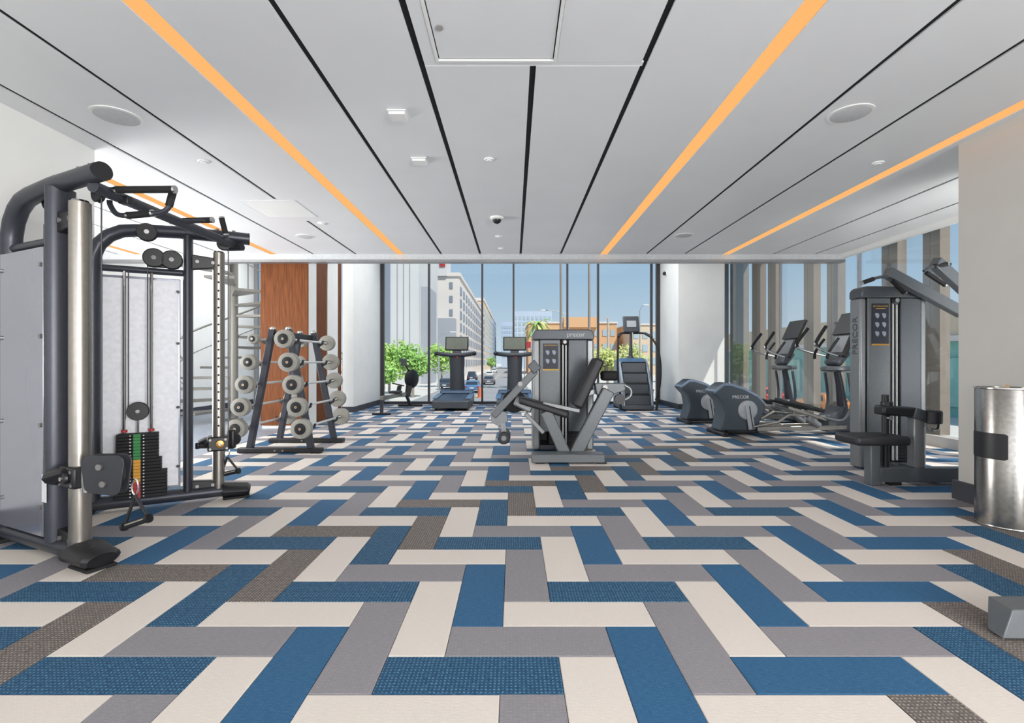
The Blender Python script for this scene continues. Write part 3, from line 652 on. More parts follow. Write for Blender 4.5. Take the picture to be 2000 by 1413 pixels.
def tower_body(o, t, x0, x1, y0, y1, ztop, slot, side_w=.09, cap=.13):
    """weight-stack tower: two light side posts, dark front and back panels, rounded cap, slot with rods"""
    for a, b in ((x0, x0+side_w), (x1-side_w, x1)):
        MB(o).span(a, b, y0+.02, y1, 0.012, ztop-cap).build('side_post', M['gun_light'], t, bevel=.018)
    fx0, fx1 = x0+side_w, x1-side_w
    MB(o).span(fx0, slot-.05, y0, y0+.03, .25, ztop-cap).build('front_panel', M['gun'], t, bevel=.01)
    MB(o).span(slot+.05, fx1, y0, y0+.03, .25, ztop-cap).build('front_panel', M['gun_dark'], t, bevel=.01)
    MB(o).span(fx0, fx1, y1-.03, y1, .05, ztop-cap).build('back_panel', M['gun_dark'], t, bevel=.01)
    MB(o).span(fx0, fx1, y0+.04, y1-.04, .012, .07).build('stack_base', M['gun_dark'], t)
    n = 6; pts = []
    for cx, sx in ((x1, 1), (x0, -1)):
        for k in range(n+1):
            a = math.pi/2*k/n if sx > 0 else math.pi/2+math.pi/2*k/n
            pts.append((cx-sx*.07+.07*math.cos(a), y0-.008, ztop-.07+.07*math.sin(a)))
    pts += [(x0, y0-.008, ztop-cap), (x1, y0-.008, ztop-cap)]
    MB(o).prism(pts, (0, y1-y0+.016, 0)).build('cap', M['gun_dark'], t, bevel=.012)
    for dx in (-.018, .022):
        MB(o).cyl((slot+dx, y0+.016, .10), (slot+dx, y0+.016, ztop-cap), .011, 10).build('guide_rod', mat('polished_rod', (226, 226, 224), .35, .5), t)
    k = MB(o).lathe([(.04, 0), (.045, .012), (.03, .02)], (slot+.004, y0+.015, ztop-cap-.03), (0, -1, 0)).build('pulley_cover', M['black'], t)
    MB(o).disc((slot+.004, y0-.012, ztop-cap-.03), (0, 1, 0), .022, .02, 14).build('bolt', M['bolt'], k)
    for q in range(12):
        MB(o).span(fx0+.12, fx1-.1, y0+.065, y1-.04, .08+q*.034, .11+q*.034).build('weight_plate', M['rubber'], t)
# ================================================================== LEG EXTENSION (middle)
LE = thing('leg_extension_machine', 'dark grey leg extension machine with reclined black seat in mid room', 'gym machine', (.62, 6.1, 0)); o = Vector(LE.location)
tower_body(o, LE, .25, 1.035, 6.42, 6.95, 1.565, .655)
text('lettering', 'precor', .085, (.80, 6.408, 1.50), UPR, M['gun_light'], LE, o)
placard(o, LE, .38, .575, 1.06, 1.385, 6.418, 'LEG EXTENSION', False, 2)
Y0 = 5.88
q = lambda px, py: P(px, py, Y0)
MB(o).span(.54, .76, 5.76, 6.42, .012, .09).build('tower_tie', M['gun_dark'], LE, bevel=.008)
MB(o).span(.205, 1.03, 5.60, 5.80, .012, .11).build('base', M['gun'], LE, bevel=.012)
for x in (.25, .95): MB(o).span(x, x+.1, 5.62, 5.78, 0, .012).build('base_pad', M['rubber'], LE)
# V posts
MB(o).beam(q(1104, 888), q(1066, 803), .10, .135).build('front_post', M['gun'], LE, bevel=.01)
MB(o).beam(q(1062, 846), q(1026, 808), .05, .05).build('seat_brace', M['gun_light'], LE, bevel=.008)
MB(o).beam(q(1122, 890), q(1188, 762), .12, .145).build('rear_post', M['gun'], LE, bevel=.012)
MB(o).prism([q(1162, 749), q(1222, 749), q(1222, 763), q(1200, 770), q(1166, 772)], (0, .12, 0)).build('handle_arm', M['gun'], LE, bevel=.008)
MB(o).disc(q(1181, 757)+Vector((0, -.012, 0)), (0, 1, 0), .03, .03, 16).build('pivot_cap', M['bolt'], LE)
g_ = MB(o).tube(smooth_path([q(1220, 753), q(1231, 760), q(1232, 772), q(1222, 780), q(1206, 782)], 4), .016, 10).build('side_handle', M['gun_light'], LE)
MB(o).disc(q(1210, 780), (0, 1, 0), .06, .05, 18).build('hand_wheel', M['black'], LE)
MB(o).beam(q(1132, 803), q(1060, 788), .05, .045).build('seat_rail', M['gun_light'], LE, bevel=.006)
# cushions
def pad(name, p0, p1, wd, th, y=Y0):
    MB(o).beam(p0, p1, wd, th).build(name, M['vinyl'], LE, bevel=min(.03, th*.42), seg=4)
pad('seat_cushion', q(1014, 781)+Vector((0, .12, 0)), q(1110, 811)+Vector((0, .12, 0)), .36, .085)
pad('back_cushion', q(1128, 796)+Vector((0, .12, 0)), q(1172, 702)+Vector((0, .12, 0)), .34, .115)
MB(o).beam(q(1150, 770)+Vector((0, .12, 0)), q(1176, 762)+Vector((0, .12, 0)), .08, .06).build('back_bracket', M['gun_light'], LE, bevel=.006)
MB(o).tube([q(1072, 790)+Vector((0, -.02, 0)), q(1072, 800)+Vector((0, .3, 0))], .014, 8).build('grip_bar', M['chrome'], LE)
MB(o).box(q(1173, 735)+Vector((.14, .2, .0)), (.2, .16, .12)).build('counterweight', M['rubber'], LE, bevel=.03)
# swing arm with counterweight and shin roller
MB(o).beam(q(963, 813), q(1046, 724), .06, .085).build('swing_arm', M['gun'], LE, bevel=.01)
MB(o).beam(q(1036, 723), q(1050, 711), .12, .125).build('arm_weight', M['gun_dark'], LE, bevel=.008)
MB(o).disc(q(1016, 750)+Vector((0, -.04, 0)), (0, 1, 0), .028, .03, 16).build('pivot_cap', M['bolt'], LE)
MB(o).lathe([(.12, -.03), (.14, -.02), (.14, .02), (.12, .03)], q(1004, 786)+Vector((0, .16, 0)), (0, 1, 0), 28).build('cam_wheel', M['rubber'], LE)
MB(o).beam(q(1006, 783)+Vector((0, .1, 0)), q(1040, 800)+Vector((0, .1, 0)), .12, .12).build('cam_mount', M['gun_light'], LE, bevel=.02)
MB(o).prism([q(957, 806), q(972, 800), q(990, 806), q(992, 824), q(976, 834), q(960, 826)], (0, .05, 0)).build('roller_bracket', M['gun_light'], LE, bevel=.006)
MB(o).disc(q(972, 808)+Vector((0, -.01, 0)), (0, 1, 0), .02, .03, 12).build('bolt', M['bolt'], LE)
MB(o).beam(q(982, 826), q(984, 845), .04, .055).build('roller_stem', M['chrome'], LE)
rl = MB(o).lathe([(.062, -.2), (.074, -.19), (.074, .19), (.062, .2)], q(984, 855)+Vector((0, .15, 0)), (0, 1, 0), 24).build('shin_roller', M['vinyl'], LE)
MB(o).disc(q(984, 855)+Vector((0, -.053, 0)), (0, 1, 0), .03, .012, 14).build('roller_cap', M['gun_light'], rl)
# ================================================================== LAT PULLDOWN (right)
LP = thing('lat_pulldown_machine', 'tall grey lat pulldown machine with overhead arms beside the right wall', 'gym machine', (4.05, 5.3, 0)); o = Vector(LP.location)
tower_body(o, LP, 3.70, 4.41, 5.31, 5.50, 1.957, 4.065, .07, .125)
tx = text('lettering', 'PRECOR', .11, (3.698, 5.405, 1.43), (math.pi/2, -math.pi/2, -math.pi/2), M['gun_dark'], LP, o)
placard(o, LP, 3.81, 3.985, 1.345, 1.77, 5.308, 'LAT PULLDOWN', True, 3)
q = lambda px, py, y=5.2: P(px, py, y)
# overhead pull arms with handles
def pull_arm(a, b, wd, th, y, hl, gr):
    MB(o).beam(q(*a, y), q(*b, y+.25), wd, th).build('pull_arm', M['gun'], LP, bevel=.008)
    hp = MB(o).tube(smooth_path([q(px, py, y-.02) for px, py in hl], 4), .015, 10).build('pull_handle', M['gun_dark'], LP)
    for g0, g1 in gr:
        MB(o).tube([q(*g0, y-.02), q(*g1, y-.02)], .022, 12).build('grip', M['rubber'], hp)
        MB(o).disc(q(*g1, y-.02), q(*g1, y-.02)-q(*g0, y-.02), .024, .012, 12).build('collar', M['chrome'], hp)
pull_arm((1733, 532), (1880, 612), .09, .105, 5.1, [(1682, 553), (1702, 546), (1722, 541), (1735, 543)], [((1706, 545), (1683, 553)), ((1742, 548), (1767, 573))])
pull_arm((1826, 512), (1905, 585), .09, .115, 5.25, [(1857, 516), (1836, 518), (1816, 523), (1804, 530)], [((1824, 520), (1850, 516)), ((1809, 533), (1846, 557))])
MB(o).tube([q(1737, 545, 5.1), q(1746, 552, 5.08)], .015, 8).build('handle_link', M['gun_dark'], LP)
MB(o).beam(q(1733, 533, 5.12), q(1740, 545, 5.12), .07, .05).build('arm_cap', M['chrome'], LP, bevel=.004)
# seat frame
YS = 4.62
MB(o).span(3.31, 3.40, YS, YS+.10, .0, .39).build('front_post', M['gun'], LP, bevel=.008)
MB(o).span(3.40, 4.60, YS+.005, YS+.095, .03, .165).build('base_beam', M['gun'], LP, bevel=.008)
for x in (3.5, 4.4): MB(o).span(x, x+.1, YS+.01, YS+.09, 0, .03).build('base_pad', M['rubber'], LP)
MB(o).span(3.92, 4.04, YS+.10, 5.31, .012, .09).build('floor_tie', M['gun_dark'], LP, bevel=.008)
MB(o).span(3.72, 3.82, YS+.0955, YS+.19, .165, .60).build('knee_post', M['gun'], LP, bevel=.008) if 0 else None
MB(o).span(3.71, 3.81, YS+.0, YS+.09, .1655, .63).build('knee_post', M['gun_light'], LP, bevel=.008)
MB(o).beam((3.10, YS+.05, .43), (3.60, YS+.05, .43), .34, .085).build('seat_cushion', M['vinyl'], LP, bevel=.032, seg=4)
MB(o).cyl((3.50, YS+.08, .10), (3.50, YS+.08, .84), .03, 12).build('seat_tube', M['black'], LP)
MB(o).disc((3.50, YS+.02, .63), (0, 1, 0), .022, .03, 12).build('adjust_pin', M['chrome'], LP)
MB(o).beam((3.42, YS+.06, .70), (3.74, YS+.06, .68), .14, .09).build('thigh_arm', M['black'], LP, bevel=.02)
MB(o).lathe([(.05, -.02), (.05, .02)], (3.5, YS+.06, .755), (0, 0, 1)).build('thigh_cap', M['black'], LP)
MB(o).beam((3.70, YS+.03, .68), (3.83, YS+.03, .64), .1, .1).build('roller_arm', M['gun_dark'], LP, bevel=.01)
rl = MB(o).lathe([(.05, -.062), (.066, -.055), (.068, .05), (.056, .062)], (3.87, YS-.02, .64), (0, 0, 1), 20).build('thigh_roller', M['vinyl'], LP)
MB(o).tube(smooth_path([(3.80, YS-.02, .57), (3.83, YS-.03, .53), (3.90, YS-.03, .53), (3.92, YS-.02, .58)], 4), .012, 8).build('release_handle', M['chrome'], LP)
# ================================================================== TREADMILLS
def treadmill(x, lab):
    t = thing('treadmill', lab, 'treadmill', (x, 12.3, 0), 0, 'treadmills facing the back glass')
    a = MB(); a.prism([(-.43, -.68, .06), (-.43, -.68, .22), (-.43, -.60, .26), (-.43, .95, .34), (-.43, .95, .06)], (.86, 0, 0)); a.build('deck', M['gun_dark'], t, bevel=.02)
    b = MB(); b.prism([(-.28, -.66, .235), (-.28, -.60, .266), (-.28, .55, .326), (-.28, .55, .30), (-.28, -.6, .24)], (.56, 0, 0)); b.build('running_belt', mat('belt_blue_grey', (62, 78, 96), .5), t)
    for s_ in (-1, 1): MB().prism([(s_*.40-.06, -.5, .275), (s_*.40-.06, .6, .335), (s_*.40-.06, .6, .345), (s_*.40-.06, -.5, .285)], (.12, 0, 0)).build('side_rail', M['blue_metal'], t)
    MB().prism([(-.43, .55, .33), (-.43, .62, .42), (-.43, .95, .42), (-.43, .97, .3)], (.86, 0, 0)).build('motor_hood', mat('hood_blue', (70, 92, 116), .4, .2), t, bevel=.03)
    for s_ in (-.36, .36): MB().cyl((s_, -.5, 0), (s_, -.5, .07), .03, 10).build('foot', M['rubber'], t)
    for s_ in (-.36, .36): MB().cyl((s_, .85, 0), (s_, .85, .07), .03, 10).build('foot', M['rubber'], t)
    MB().tube([(0, .74, .38), (0, .70, .9), (0, .66, 1.30)], [.20, .185, .20], 20, ry=.10, up=(1, 0, 0)).build('column', M['gun_dark'], t)
    hb = MB().tube(smooth_path([(-.48, .30, 1.36), (-.40, .42, 1.35), (-.2, .56, 1.33), (0, .58, 1.33), (.2, .56, 1.33), (.40, .42, 1.35), (.48, .30, 1.36)], 4), .055, 12).build('handlebar', M['gun_dark'], t)
    for s_ in (-1, 1): MB().ball((s_*.48, .30, 1.36), .055).build('grip_end', M['black'], hb)
    MB().beam((0, .60, 1.36), (0, .66, 1.46), .22, .06, side=(1, 0, 0)).build('console_neck', M['black'], t)
    R = Matrix.Rotation(math.radians(-12), 3, 'X')
    c = MB().box((0, .66, 1.62), (.60, .05, .37), R).build('console', M['black'], t, bevel=.02)
    MB().box(Vector((0, .66, 1.62))+R @ Vector((0, -.027, .0)), (.54, .004, .31), R).build('display', M['screen'], c)
    MB().box((0.03, .46, 1.26), (.04, .05, .05)).build('stop_button', M['red'], t, bevel=.01)
treadmill(-1.47, 'dark treadmill left, standing between rowing machine and second treadmill')
treadmill(.03, 'dark treadmill partly hidden behind the leg extension machine')
# ================================================================== ROWING MACHINE
RW = thing('rowing_machine', 'black rowing machine with flywheel at the left of back glass', 'rowing machine', (-2.82, 11.9, 0), 0)
L = Vector(RW.location)
MB(L).beam((-2.86, 10.82, .36), (-2.72, 12.55, .34), .07, .09, side=(1, 0, 0)).build('rail', M['brushed'], RW, bevel=.008)
MB(L).beam((-2.86, 10.85, .33), (-2.86, 10.82, .03), .07, .05, side=(1, 0, 0)).build('rear_leg', M['steelframe'], RW, bevel=.006)
MB(L).span(-3.06, -2.66, 10.78, 10.86, 0, .04).build('rear_foot', M['black'], RW, bevel=.008)
MB(L).beam((-2.70, 12.55, .34), (-2.68, 12.9, .06), .07, .06, side=(1, 0, 0)).build('front_leg', M['steelframe'], RW, bevel=.006)
MB(L).span(-2.98, -2.36, 12.86, 12.96, 0, .05).build('front_foot', M['black'], RW, bevel=.01)
MB(L).lathe([(.20, -.05), (.235, -.03), (.235, .03), (.20, .05)], (-2.60, 12.75, .72), (.85, -.5, 0), 28).build('flywheel_guard', M['black'], RW)
MB(L).lathe([(.17, .051), (.17, .06)], (-2.60, 12.75, .72), (-.85, .5, 0), 28).build('flywheel_mesh', M['gun_light'], RW)
MB(L).beam((-2.70, 12.6, .36), (-2.66, 12.72, .95), .06, .09, side=(1, 0, 0)).build('mast', M['black'], RW, bevel=.01)
MB(L).beam((-2.66, 12.72, .9), (-2.72, 12.5, 1.10), .03, .03, side=(1, 0, 0)).build('monitor_arm', M['black'], RW)
MB(L).box((-2.74, 12.46, 1.14), (.15, .05, .19)).build('monitor', M['gun_dark'], RW, bevel=.015)
MB(L).box((-2.80, 11.85, .43), (.26, .3, .06)).build('seat', M['vinyl'], RW, bevel=.02)
MB(L).tube(smooth_path([(-3.0, 12.35, .62), (-2.85, 12.4, .58), (-2.72, 12.42, .55)], 4), .016, 8).build('pull_handle', M['rubber'], RW)
for s_ in (-.13, .13): MB(L).beam((-2.73+s_, 12.3, .30), (-2.72+s_, 12.5, .55), .11, .025, side=(1, 0, 0)).build('footrest', M['rubber'], RW, bevel=.008)
# ================================================================== STAIR CLIMBER
SC_ = thing('stair_climber', 'tall stair climber with stacked black steps by the right column', 'stair climber', (2.92, 12.2, 0)); L = Vector(SC_.location)
X = 2.92
MB(L).span(X-.36, X+.36, 11.65, 12.85, .03, .13).build('base', M['gun_dark'], SC_, bevel=.02)
for a in (-.33, .33):
    for b in (11.75, 12.75): MB(L).cyl((X+a, b, 0), (X+a, b, .035), .04, 10).build('foot', M['rubber'], SC_)
for s_ in (-1, 1):
    xx = X+s_*.33-.03
    MB(L).prism([(xx, 11.66, .10), (xx, 11.70, .45), (xx, 12.15, 1.12), (xx, 12.35, 1.22), (xx, 12.72, 1.16), (xx, 12.85, .10)], (.06, 0, 0)).build('side_panel', M['blue_metal'] if 0 else mat('silver_side', (140, 150, 162), .35, .5), SC_, bevel=.015)
for k in range(4):
    z0 = .13+k*.255; y0 = 11.72+k*.13
    MB(L).span(X-.29, X+.29, y0, y0+.14, z0, z0+.235).build('step_riser', M['gun_dark'], SC_, bevel=.01)
    MB(L).span(X-.29, X+.29, y0-.01, y0+.16, z0+.236, z0+.255).build('step_tread', M['black'], SC_, bevel=.006)
MB(L).prism([(X-.32, 12.15, 1.12), (X-.32, 12.35, 1.24), (X-.32, 12.75, 1.2), (X-.32, 12.75, 1.0), (X-.32, 12.3, 1.0)], (.64, 0, 0)).build('top_hood', M['blue_metal'], SC_, bevel=.03)
MB(L).tube([(X-.0, 12.45, 1.2), (X-.0, 12.4, 1.9)], [.05, .03], 12).build('mast', M['steelframe'], SC_)
MB(L).lathe([(.12, 0), (.06, .1)], (X, 12.45, 1.2)).build('mast_boot', M['steelframe'], SC_)
for s_ in (-1, 1):
    pth = smooth_path([(X+s_*.05, 12.38, 1.86), (X+s_*.32, 12.22, 1.84), (X+s_*.40, 12.0, 1.72), (X+s_*.47, 11.72, 1.45), (X+s_*.50, 11.6, 1.0), (X+s_*.47, 11.6, .55), (X+s_*.40, 11.65, .25)], 5)
    hr = MB(L).tube(pth, .024, 10).build('handrail', M['rubber'], SC_)
    MB(L).tube([(X+s_*.30, 12.2, 1.84), (X+s_*.40, 12.0, 1.74)], .034, 10).build('grip', M['black'], hr)
    MB(L).tube([(X+s_*.44, 11.62, .3), (X+s_*.42, 11.66, .03)], .03, 10).build('rail_foot', M['black'], SC_)
R = Matrix.Rotation(math.radians(-14), 3, 'X')
c = MB(L).box((X-.01, 12.36, 2.08), (.40, .07, .42), R).build('console', M['gun_dark'], SC_, bevel=.03)
MB(L).box(Vector((X-.01, 12.36, 2.08))+R @ Vector((0, -.037, .0)), (.23, .006, .16), R).build('display', M['lcd'], c)
# ================================================================== ELLIPTICALS
def elliptical(y, lab):
    t = thing('elliptical_trainer', lab, 'elliptical', (3.64, y, 0), 0, 'elliptical trainers facing the side glass')
    # outline of the rear drive housing, in metres from the crank centre (x) and floor (z)
    out = [(-.52, .70), (-.36, .82), (-.27, .82), (-.06, .755), (.16, .64), (.27, .52), (.27, .39), (.21, .25), (.15, .13), (.14, .075), (-.43, .075), (-.38, .25), (-.365, .36), (-.40, .53), (-.52, .655)]
    hs = MB().prism([(x, -.19, z) for x, z in out], (0, .38, 0)).build('drive_housing', M['gun_dark'] if 0 else mat('housing_slate', (66, 76, 84), .45, .1), t, bevel=.03)
    top = [(-.52, .70), (-.36, .82), (-.27, .82), (-.06, .755), (.16, .64), (.27, .52)]
    pts = [(x, -.195, z) for x, z in top]+[(x*.99, -.195, z-.045) for x, z in reversed(top)]
    MB().prism(pts, (0, .39, 0)).build('top_trim', mat('trim_bluegrey', (126, 142, 162), .4, .3), t, bevel=.006)
    text('lettering', 'PRECOR', .07, (-.11, -.192, .60), UPR, M['paper'], hs)
    for s_ in (-1, 1):
        d = MB().lathe([(.15, 0), (.15, .008), (.135, .02), (.13, .022)], (0, s_*.19, .40), (0, s_, 0), 30).build('crank_disc', M['lcd'], t)
        MB().beam((-.01, s_*.225, .48), (.05, s_*.225, .10), .03, .10).build('crank_arm', M['lcd'], d, bevel=.012)
        MB().beam((.005, s_*.243, .46), (.055, s_*.243, .14), .006, .014).build('crank_groove', M['black'], d)
        MB().tube([(.05, s_*.25, .14), (.45, s_*.24, .22), (.62, s_*.22, .33), (1.18, s_*.22, .30)], .022, 8).build('pedal_link', M['brushed'], t)
        fp = MB().beam((.58, s_*.22, .52), (1.13, s_*.22, .38), .17, .035).build('foot_plate', M['rubber'], t, bevel=.012)
        MB().prism([(.58, s_*.22-.09, .53), (1.13, s_*.22-.09, .39), (1.13, s_*.22-.09, .42), (.60, s_*.22-.09, .57)], (0, .012, 0)).build('toe_guard', M['black'], fp)
        MB().beam((.62, s_*.22, .44), (1.2, s_*.22, .26), .05, .05).build('pedal_arm', M['brushed'], t, bevel=.008)
        MB().tube([(.9, s_*.22, .30), (1.1, s_*.2, .16)], .05, 12).build('ramp_roller', M['gun_light'], t)
        MB().beam((.15, s_*.16, .10), (1.55, s_*.16, .13), .06, .07).build('frame_rail', M['brushed'], t, bevel=.008)
        # swing arm and handle
        MB().tube(smooth_path([(1.12, s_*.22, .30), (1.42, s_*.27, .25), (1.55, s_*.29, .5), (1.50, s_*.29, .98)], 4), .024, 8).build('swing_arm', M['gun_dark'], t)
        hb = MB().tube(smooth_path([(1.52, s_*.12, 1.22), (1.22, s_*.20, 1.30), (1.03, s_*.26, 1.38), (1.02, s_*.26, 1.46), (1.16, s_*.24, 1.66)], 5), .018, 10).build('handlebar', M['chrome'], t)
        MB().tube(smooth_path([(1.03, s_*.26, 1.39), (1.025, s_*.26, 1.46), (1.16, s_*.24, 1.66), (1.19, s_*.235, 1.70)], 4), .026, 10).build('grip', M['rubber'], hb)
        MB().tube(smooth_path([(1.25, s_*.16, 1.20), (1.28, s_*.18, 1.32), (1.42, s_*.18, 1.52)], 4), .022, 8).build('fixed_grip', M['rubber'], t)
    for s_ in (-.3, .3): MB().beam((-.50, s_, .045), (-.22, s_, .045), .05, .05).build('rear_foot', M['black'], t, bevel=.012) if 0 else None
    MB().beam((-.40, -.33, .035), (-.40, .33, .035), .09, .05, side=(1, 0, 0)).build('rear_stabilizer', M['black'], t, bevel=.012)
    MB().beam((-.30, 0, .06), (.2, 0, .06), .3, .05).build('rear_base', M['black'], t, bevel=.01)
    for s_ in (-.3, .3): MB().cyl((-.40, s_, 0), (-.40, s_, .02), .04, 10).build('foot', M['rubber'], t)
    MB().prism([(1.25, -.16, .05), (1.30, -.16, .30), (1.50, -.16, .46), (1.72, -.16, .36), (1.85, -.16, .05)], (0, .32, 0)).build('front_housing', M['gun_dark'], t, bevel=.03)
    MB().beam((1.78, -.30, .035), (1.78, .30, .035), .09, .06, side=(1, 0, 0)).build('front_stabilizer', M['black'], t, bevel=.012)
    for s_ in (-.26, .26): MB().cyl((1.78, s_, 0), (1.78, s_, .02), .04, 10).build('foot', M['rubber'], t)
    MB().tube([(1.60, 0, .40), (1.55, 0, .8), (1.50, 0, 1.05)], [.085, .06, .055], 14, ry=.075).build('mast', M['steelframe'], t)
    MB().lathe([(.17, -.03), (.22, 0), (.22, .04), (.19, .06)], (1.50, 0, 1.02), (0, 0, 1), 28).build('tray', M['gun'], t)
    MB().lathe([(.20, -.012), (.222, -.004)], (1.50, 0, 1.01), (0, 0, 1), 28).build('tray_rim', M['chrome'], t)
    MB().beam((1.42, 0, 1.10), (1.60, 0, 1.32), .34, .12).build('console_base', M['gun_dark'], t, bevel=.04)
    cb = MB().beam((1.50, 0, 1.22), (1.66, 0, 1.60), .40, .07).build('console', M['black'], t, bevel=.02)
    MB().beam((1.49, 0, 1.30), (1.60, 0, 1.56), .32, .006).build('keypad', M['gun_light'], cb)
    sc = MB().beam((1.62, 0, 1.58), (1.78, 0, 1.93), .54, .05).build('screen_frame', M['black'], t, bevel=.012)
    MB().beam((1.605, 0, 1.60), (1.755, 0, 1.925), .48, .006).build('display', M['screen'], sc)
elliptical(9.49, 'far elliptical trainer, its drive housing nearest the white column')
elliptical(7.95, 'near elliptical trainer, partly hidden by the lat pulldown machine')
# ================================================================== WASTE BIN
BN = thing('waste_bin', 'brushed steel round waste bin with black slot beside right wall', 'bin', (3.485, 3.52, 0)); L = Vector(BN.location)
r = .175
MB().lathe([(r, .012), (r, .955), (r-.004, .963), (r-.02, .965), (r-.02, .93), (.0005, .93)], (0, 0, 0), (0, 0, 1), 48).build('drum', M['bin'], BN)
MB().lathe([(r+.004, 0), (r+.006, .006), (r+.004, .014)], (0, 0, 0), (0, 0, 1), 48).build('base_ring', M['chrome'], BN)
MB().tube([(r*math.cos(a), r*math.sin(a), .966) for a in [2*math.pi*k/40 for k in range(40)]], .006, 6, closed=True).build('top_rim', M['chrome'], BN)
vs = []; fs = []; n = 16
for k in range(n+1):
    a = math.radians(140+86*k/n)
    inset = .01 if k in (0, n) else 0
    for rr in (r-.004, r+.003):
        for z in (.475+inset, .655-inset): vs.append((rr*math.cos(a), rr*math.sin(a), z))
for k in range(n):
    b = k*4; c = b+4
    fs += [(b+2, c+2, c+3, b+3), (b, b+1, c+1, c), (b, c, c+2, b+2), (b+1, b+3, c+3, c+1)]
fs += [(0, 2, 3, 1), (n*4, n*4+1, n*4+3, n*4+2)]
MB().add(vs, fs).build('slot', M['black'], BN)
MB().tube([(-r*math.cos(0)*0-.175, .0, .02), (-.175, 0, .02)], .001, 4) if 0 else None
MB().prism([(-.03, 0, .931), (.02, .01, .931), (.012, .0, .985), (-.004, .01, .99), (-.018, 0, .975)], (.003, .012, 0)).build('wipe', mat('wipe_tan', (196, 170, 140), .8), BN)
# ================================================================== STEEL FOOT AT THE RIGHT EDGE
FT = thing('bench_foot', 'grey steel machine foot with sloped end at right foreground edge', 'machine foot', (2.4, 2.1, 0)); L = Vector(FT.location)
MB(L).add([(2.014, 2.055, .008), (2.9, 2.055, .008), (2.9, 2.135, .008), (2.025, 2.135, .008), (2.075, 2.075, .118), (2.9, 2.075, .118), (2.9, 2.20, .118), (2.09, 2.20, .118)],
          [(3, 2, 1, 0), (4, 5, 6, 7), (0, 1, 5, 4), (1, 2, 6, 5), (2, 3, 7, 6), (3, 0, 4, 7)]).build('foot_beam', M['gun'], FT, bevel=.004)
MB(L).span(2.04, 2.88, 2.065, 2.13, 0, .008).build('rubber_pad', M['rubber'], FT)
MB(L).beam((2.72, 2.13, .118), (2.72, 2.13, .42), .1, .1).build('upright_stub', M['gun'], FT, bevel=.006)
# ================================================================== OUTDOORS
ZG = -2.5
struct('ground', MB().span(-400, 400, 13.9, 900, ZG-.3, ZG).span(6.4, 400, -60, 13.9, ZG-.3, ZG).span(-400, -7.5, -60, 13.9, ZG-.3, ZG), mat('pavement', (206, 200, 192), .85, var=.08, scale=.4))
rd_ = struct('road', MB().span(-9.5, 2.0, 30, 700, ZG, ZG+.02), mat('asphalt', (150, 148, 148), .85, var=.05, scale=.5))
for k in range(14): MB().span(-4.0, -3.8, 34+k*9, 38+k*9, ZG+.02, ZG+.03).build('lane_mark', M['amber'] if 0 else mat('lane_paint', (220, 196, 130), .8), rd_)
struct('sidewalk', MB().span(6.4, 14, -30, 120, ZG, ZG+.12), M['concrete'])
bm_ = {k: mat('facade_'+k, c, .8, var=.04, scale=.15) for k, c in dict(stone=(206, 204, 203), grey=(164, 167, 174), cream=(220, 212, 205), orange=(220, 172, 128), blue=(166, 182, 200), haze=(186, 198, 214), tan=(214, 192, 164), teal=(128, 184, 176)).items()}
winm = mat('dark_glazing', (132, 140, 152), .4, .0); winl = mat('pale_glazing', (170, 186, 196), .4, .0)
def building(name, lab, x0, x1, y0, y1, h, m, front=None, side=None, wm=winm, roof=None, side_x=None):
    t = thing(name, lab, 'building', ((x0+x1)/2, (y0+y1)/2, ZG)); o = Vector(t.location)
    MB(o).span(x0, x1, y0, y1, ZG, ZG+h).build('wall', m, t)
    if roof: MB(o).span(x0-.3, x1+.3, y0-.3, y1+.3, ZG+h, ZG+h+roof).build('parapet', bm_['cream'], t)
    def grid(n, rows, fn, me):
        for i in range(n):
            for j in range(rows):
                ob = bpy.data.objects.new('window', me); COL.objects.link(ob); ob.parent = t; ob.location = Vector(fn((i+.5)/n, (j+.5)/rows))-o
    if front:
        n, rows, ww, hh, z0, z1 = front; me = MB().span(-ww/2, ww/2, -.15, .2, -hh/2, hh/2).build('tmp', wm); d = me.data; bpy.data.objects.remove(me)
        grid(n, rows, lambda a, b: (x0+(x1-x0)*a, y0, ZG+z0+(z1-z0)*b), d)
    if side:
        n, rows, ww, hh, z0, z1 = side; me = MB().span(-.2, .15, -ww/2, ww/2, -hh/2, hh/2).build('tmp', wm); d = me.data; bpy.data.objects.remove(me)
        sx = x1 if side_x is None else side_x
        grid(n, rows, lambda a, b: (sx, y0+(y1-y0)*a, ZG+z0+(z1-z0)*b), d)
    return t
b = building('office_tower', 'tall blank pale concrete tower behind the green hedge trees', -24, -15.2, 80, 100, 34, bm_['stone'])
o = Vector(b.location)
for x in (-21.9, -21.0, -20.1): MB(o).span(x-.35, x+.35, 79.8, 80.2, ZG+4, ZG+33).build('window_band', winm if x != -21.0 else bm_['cream'], b)
for x in (-18.6, -17.6, -16.6): MB(o).span(x-.05, x+.05, 79.9, 80.1, ZG+2, ZG+33).build('pilaster', bm_['grey'], b)
MB(o).span(-15.2, -13.9, 82, 90, ZG, ZG+16).build('annex', bm_['grey'], b)
b = building('corner_building', 'pale multi-storey building with small windows left of the street', -19, -12, 110, 205, 22.5, bm_['cream'], (2, 3, .7, 1.4, 13, 22), (14, 7, 3.0, 1.7, 2, 21), roof=.8)
o = Vector(b.location)
MB(o).span(-19, -14.6, 109.5, 116, ZG+22.5, ZG+27).build('rooftop_block', bm_['stone'], b)
MB(o).span(-16.2, -15.0, 109.3, 109.8, ZG+24.5, ZG+27.0).build('red_sign', M['red'], b)
MB(o).span(-18.9, -12.6, 106.5, 109.9, ZG, ZG+13).build('lower_wing', bm_['grey'], b)
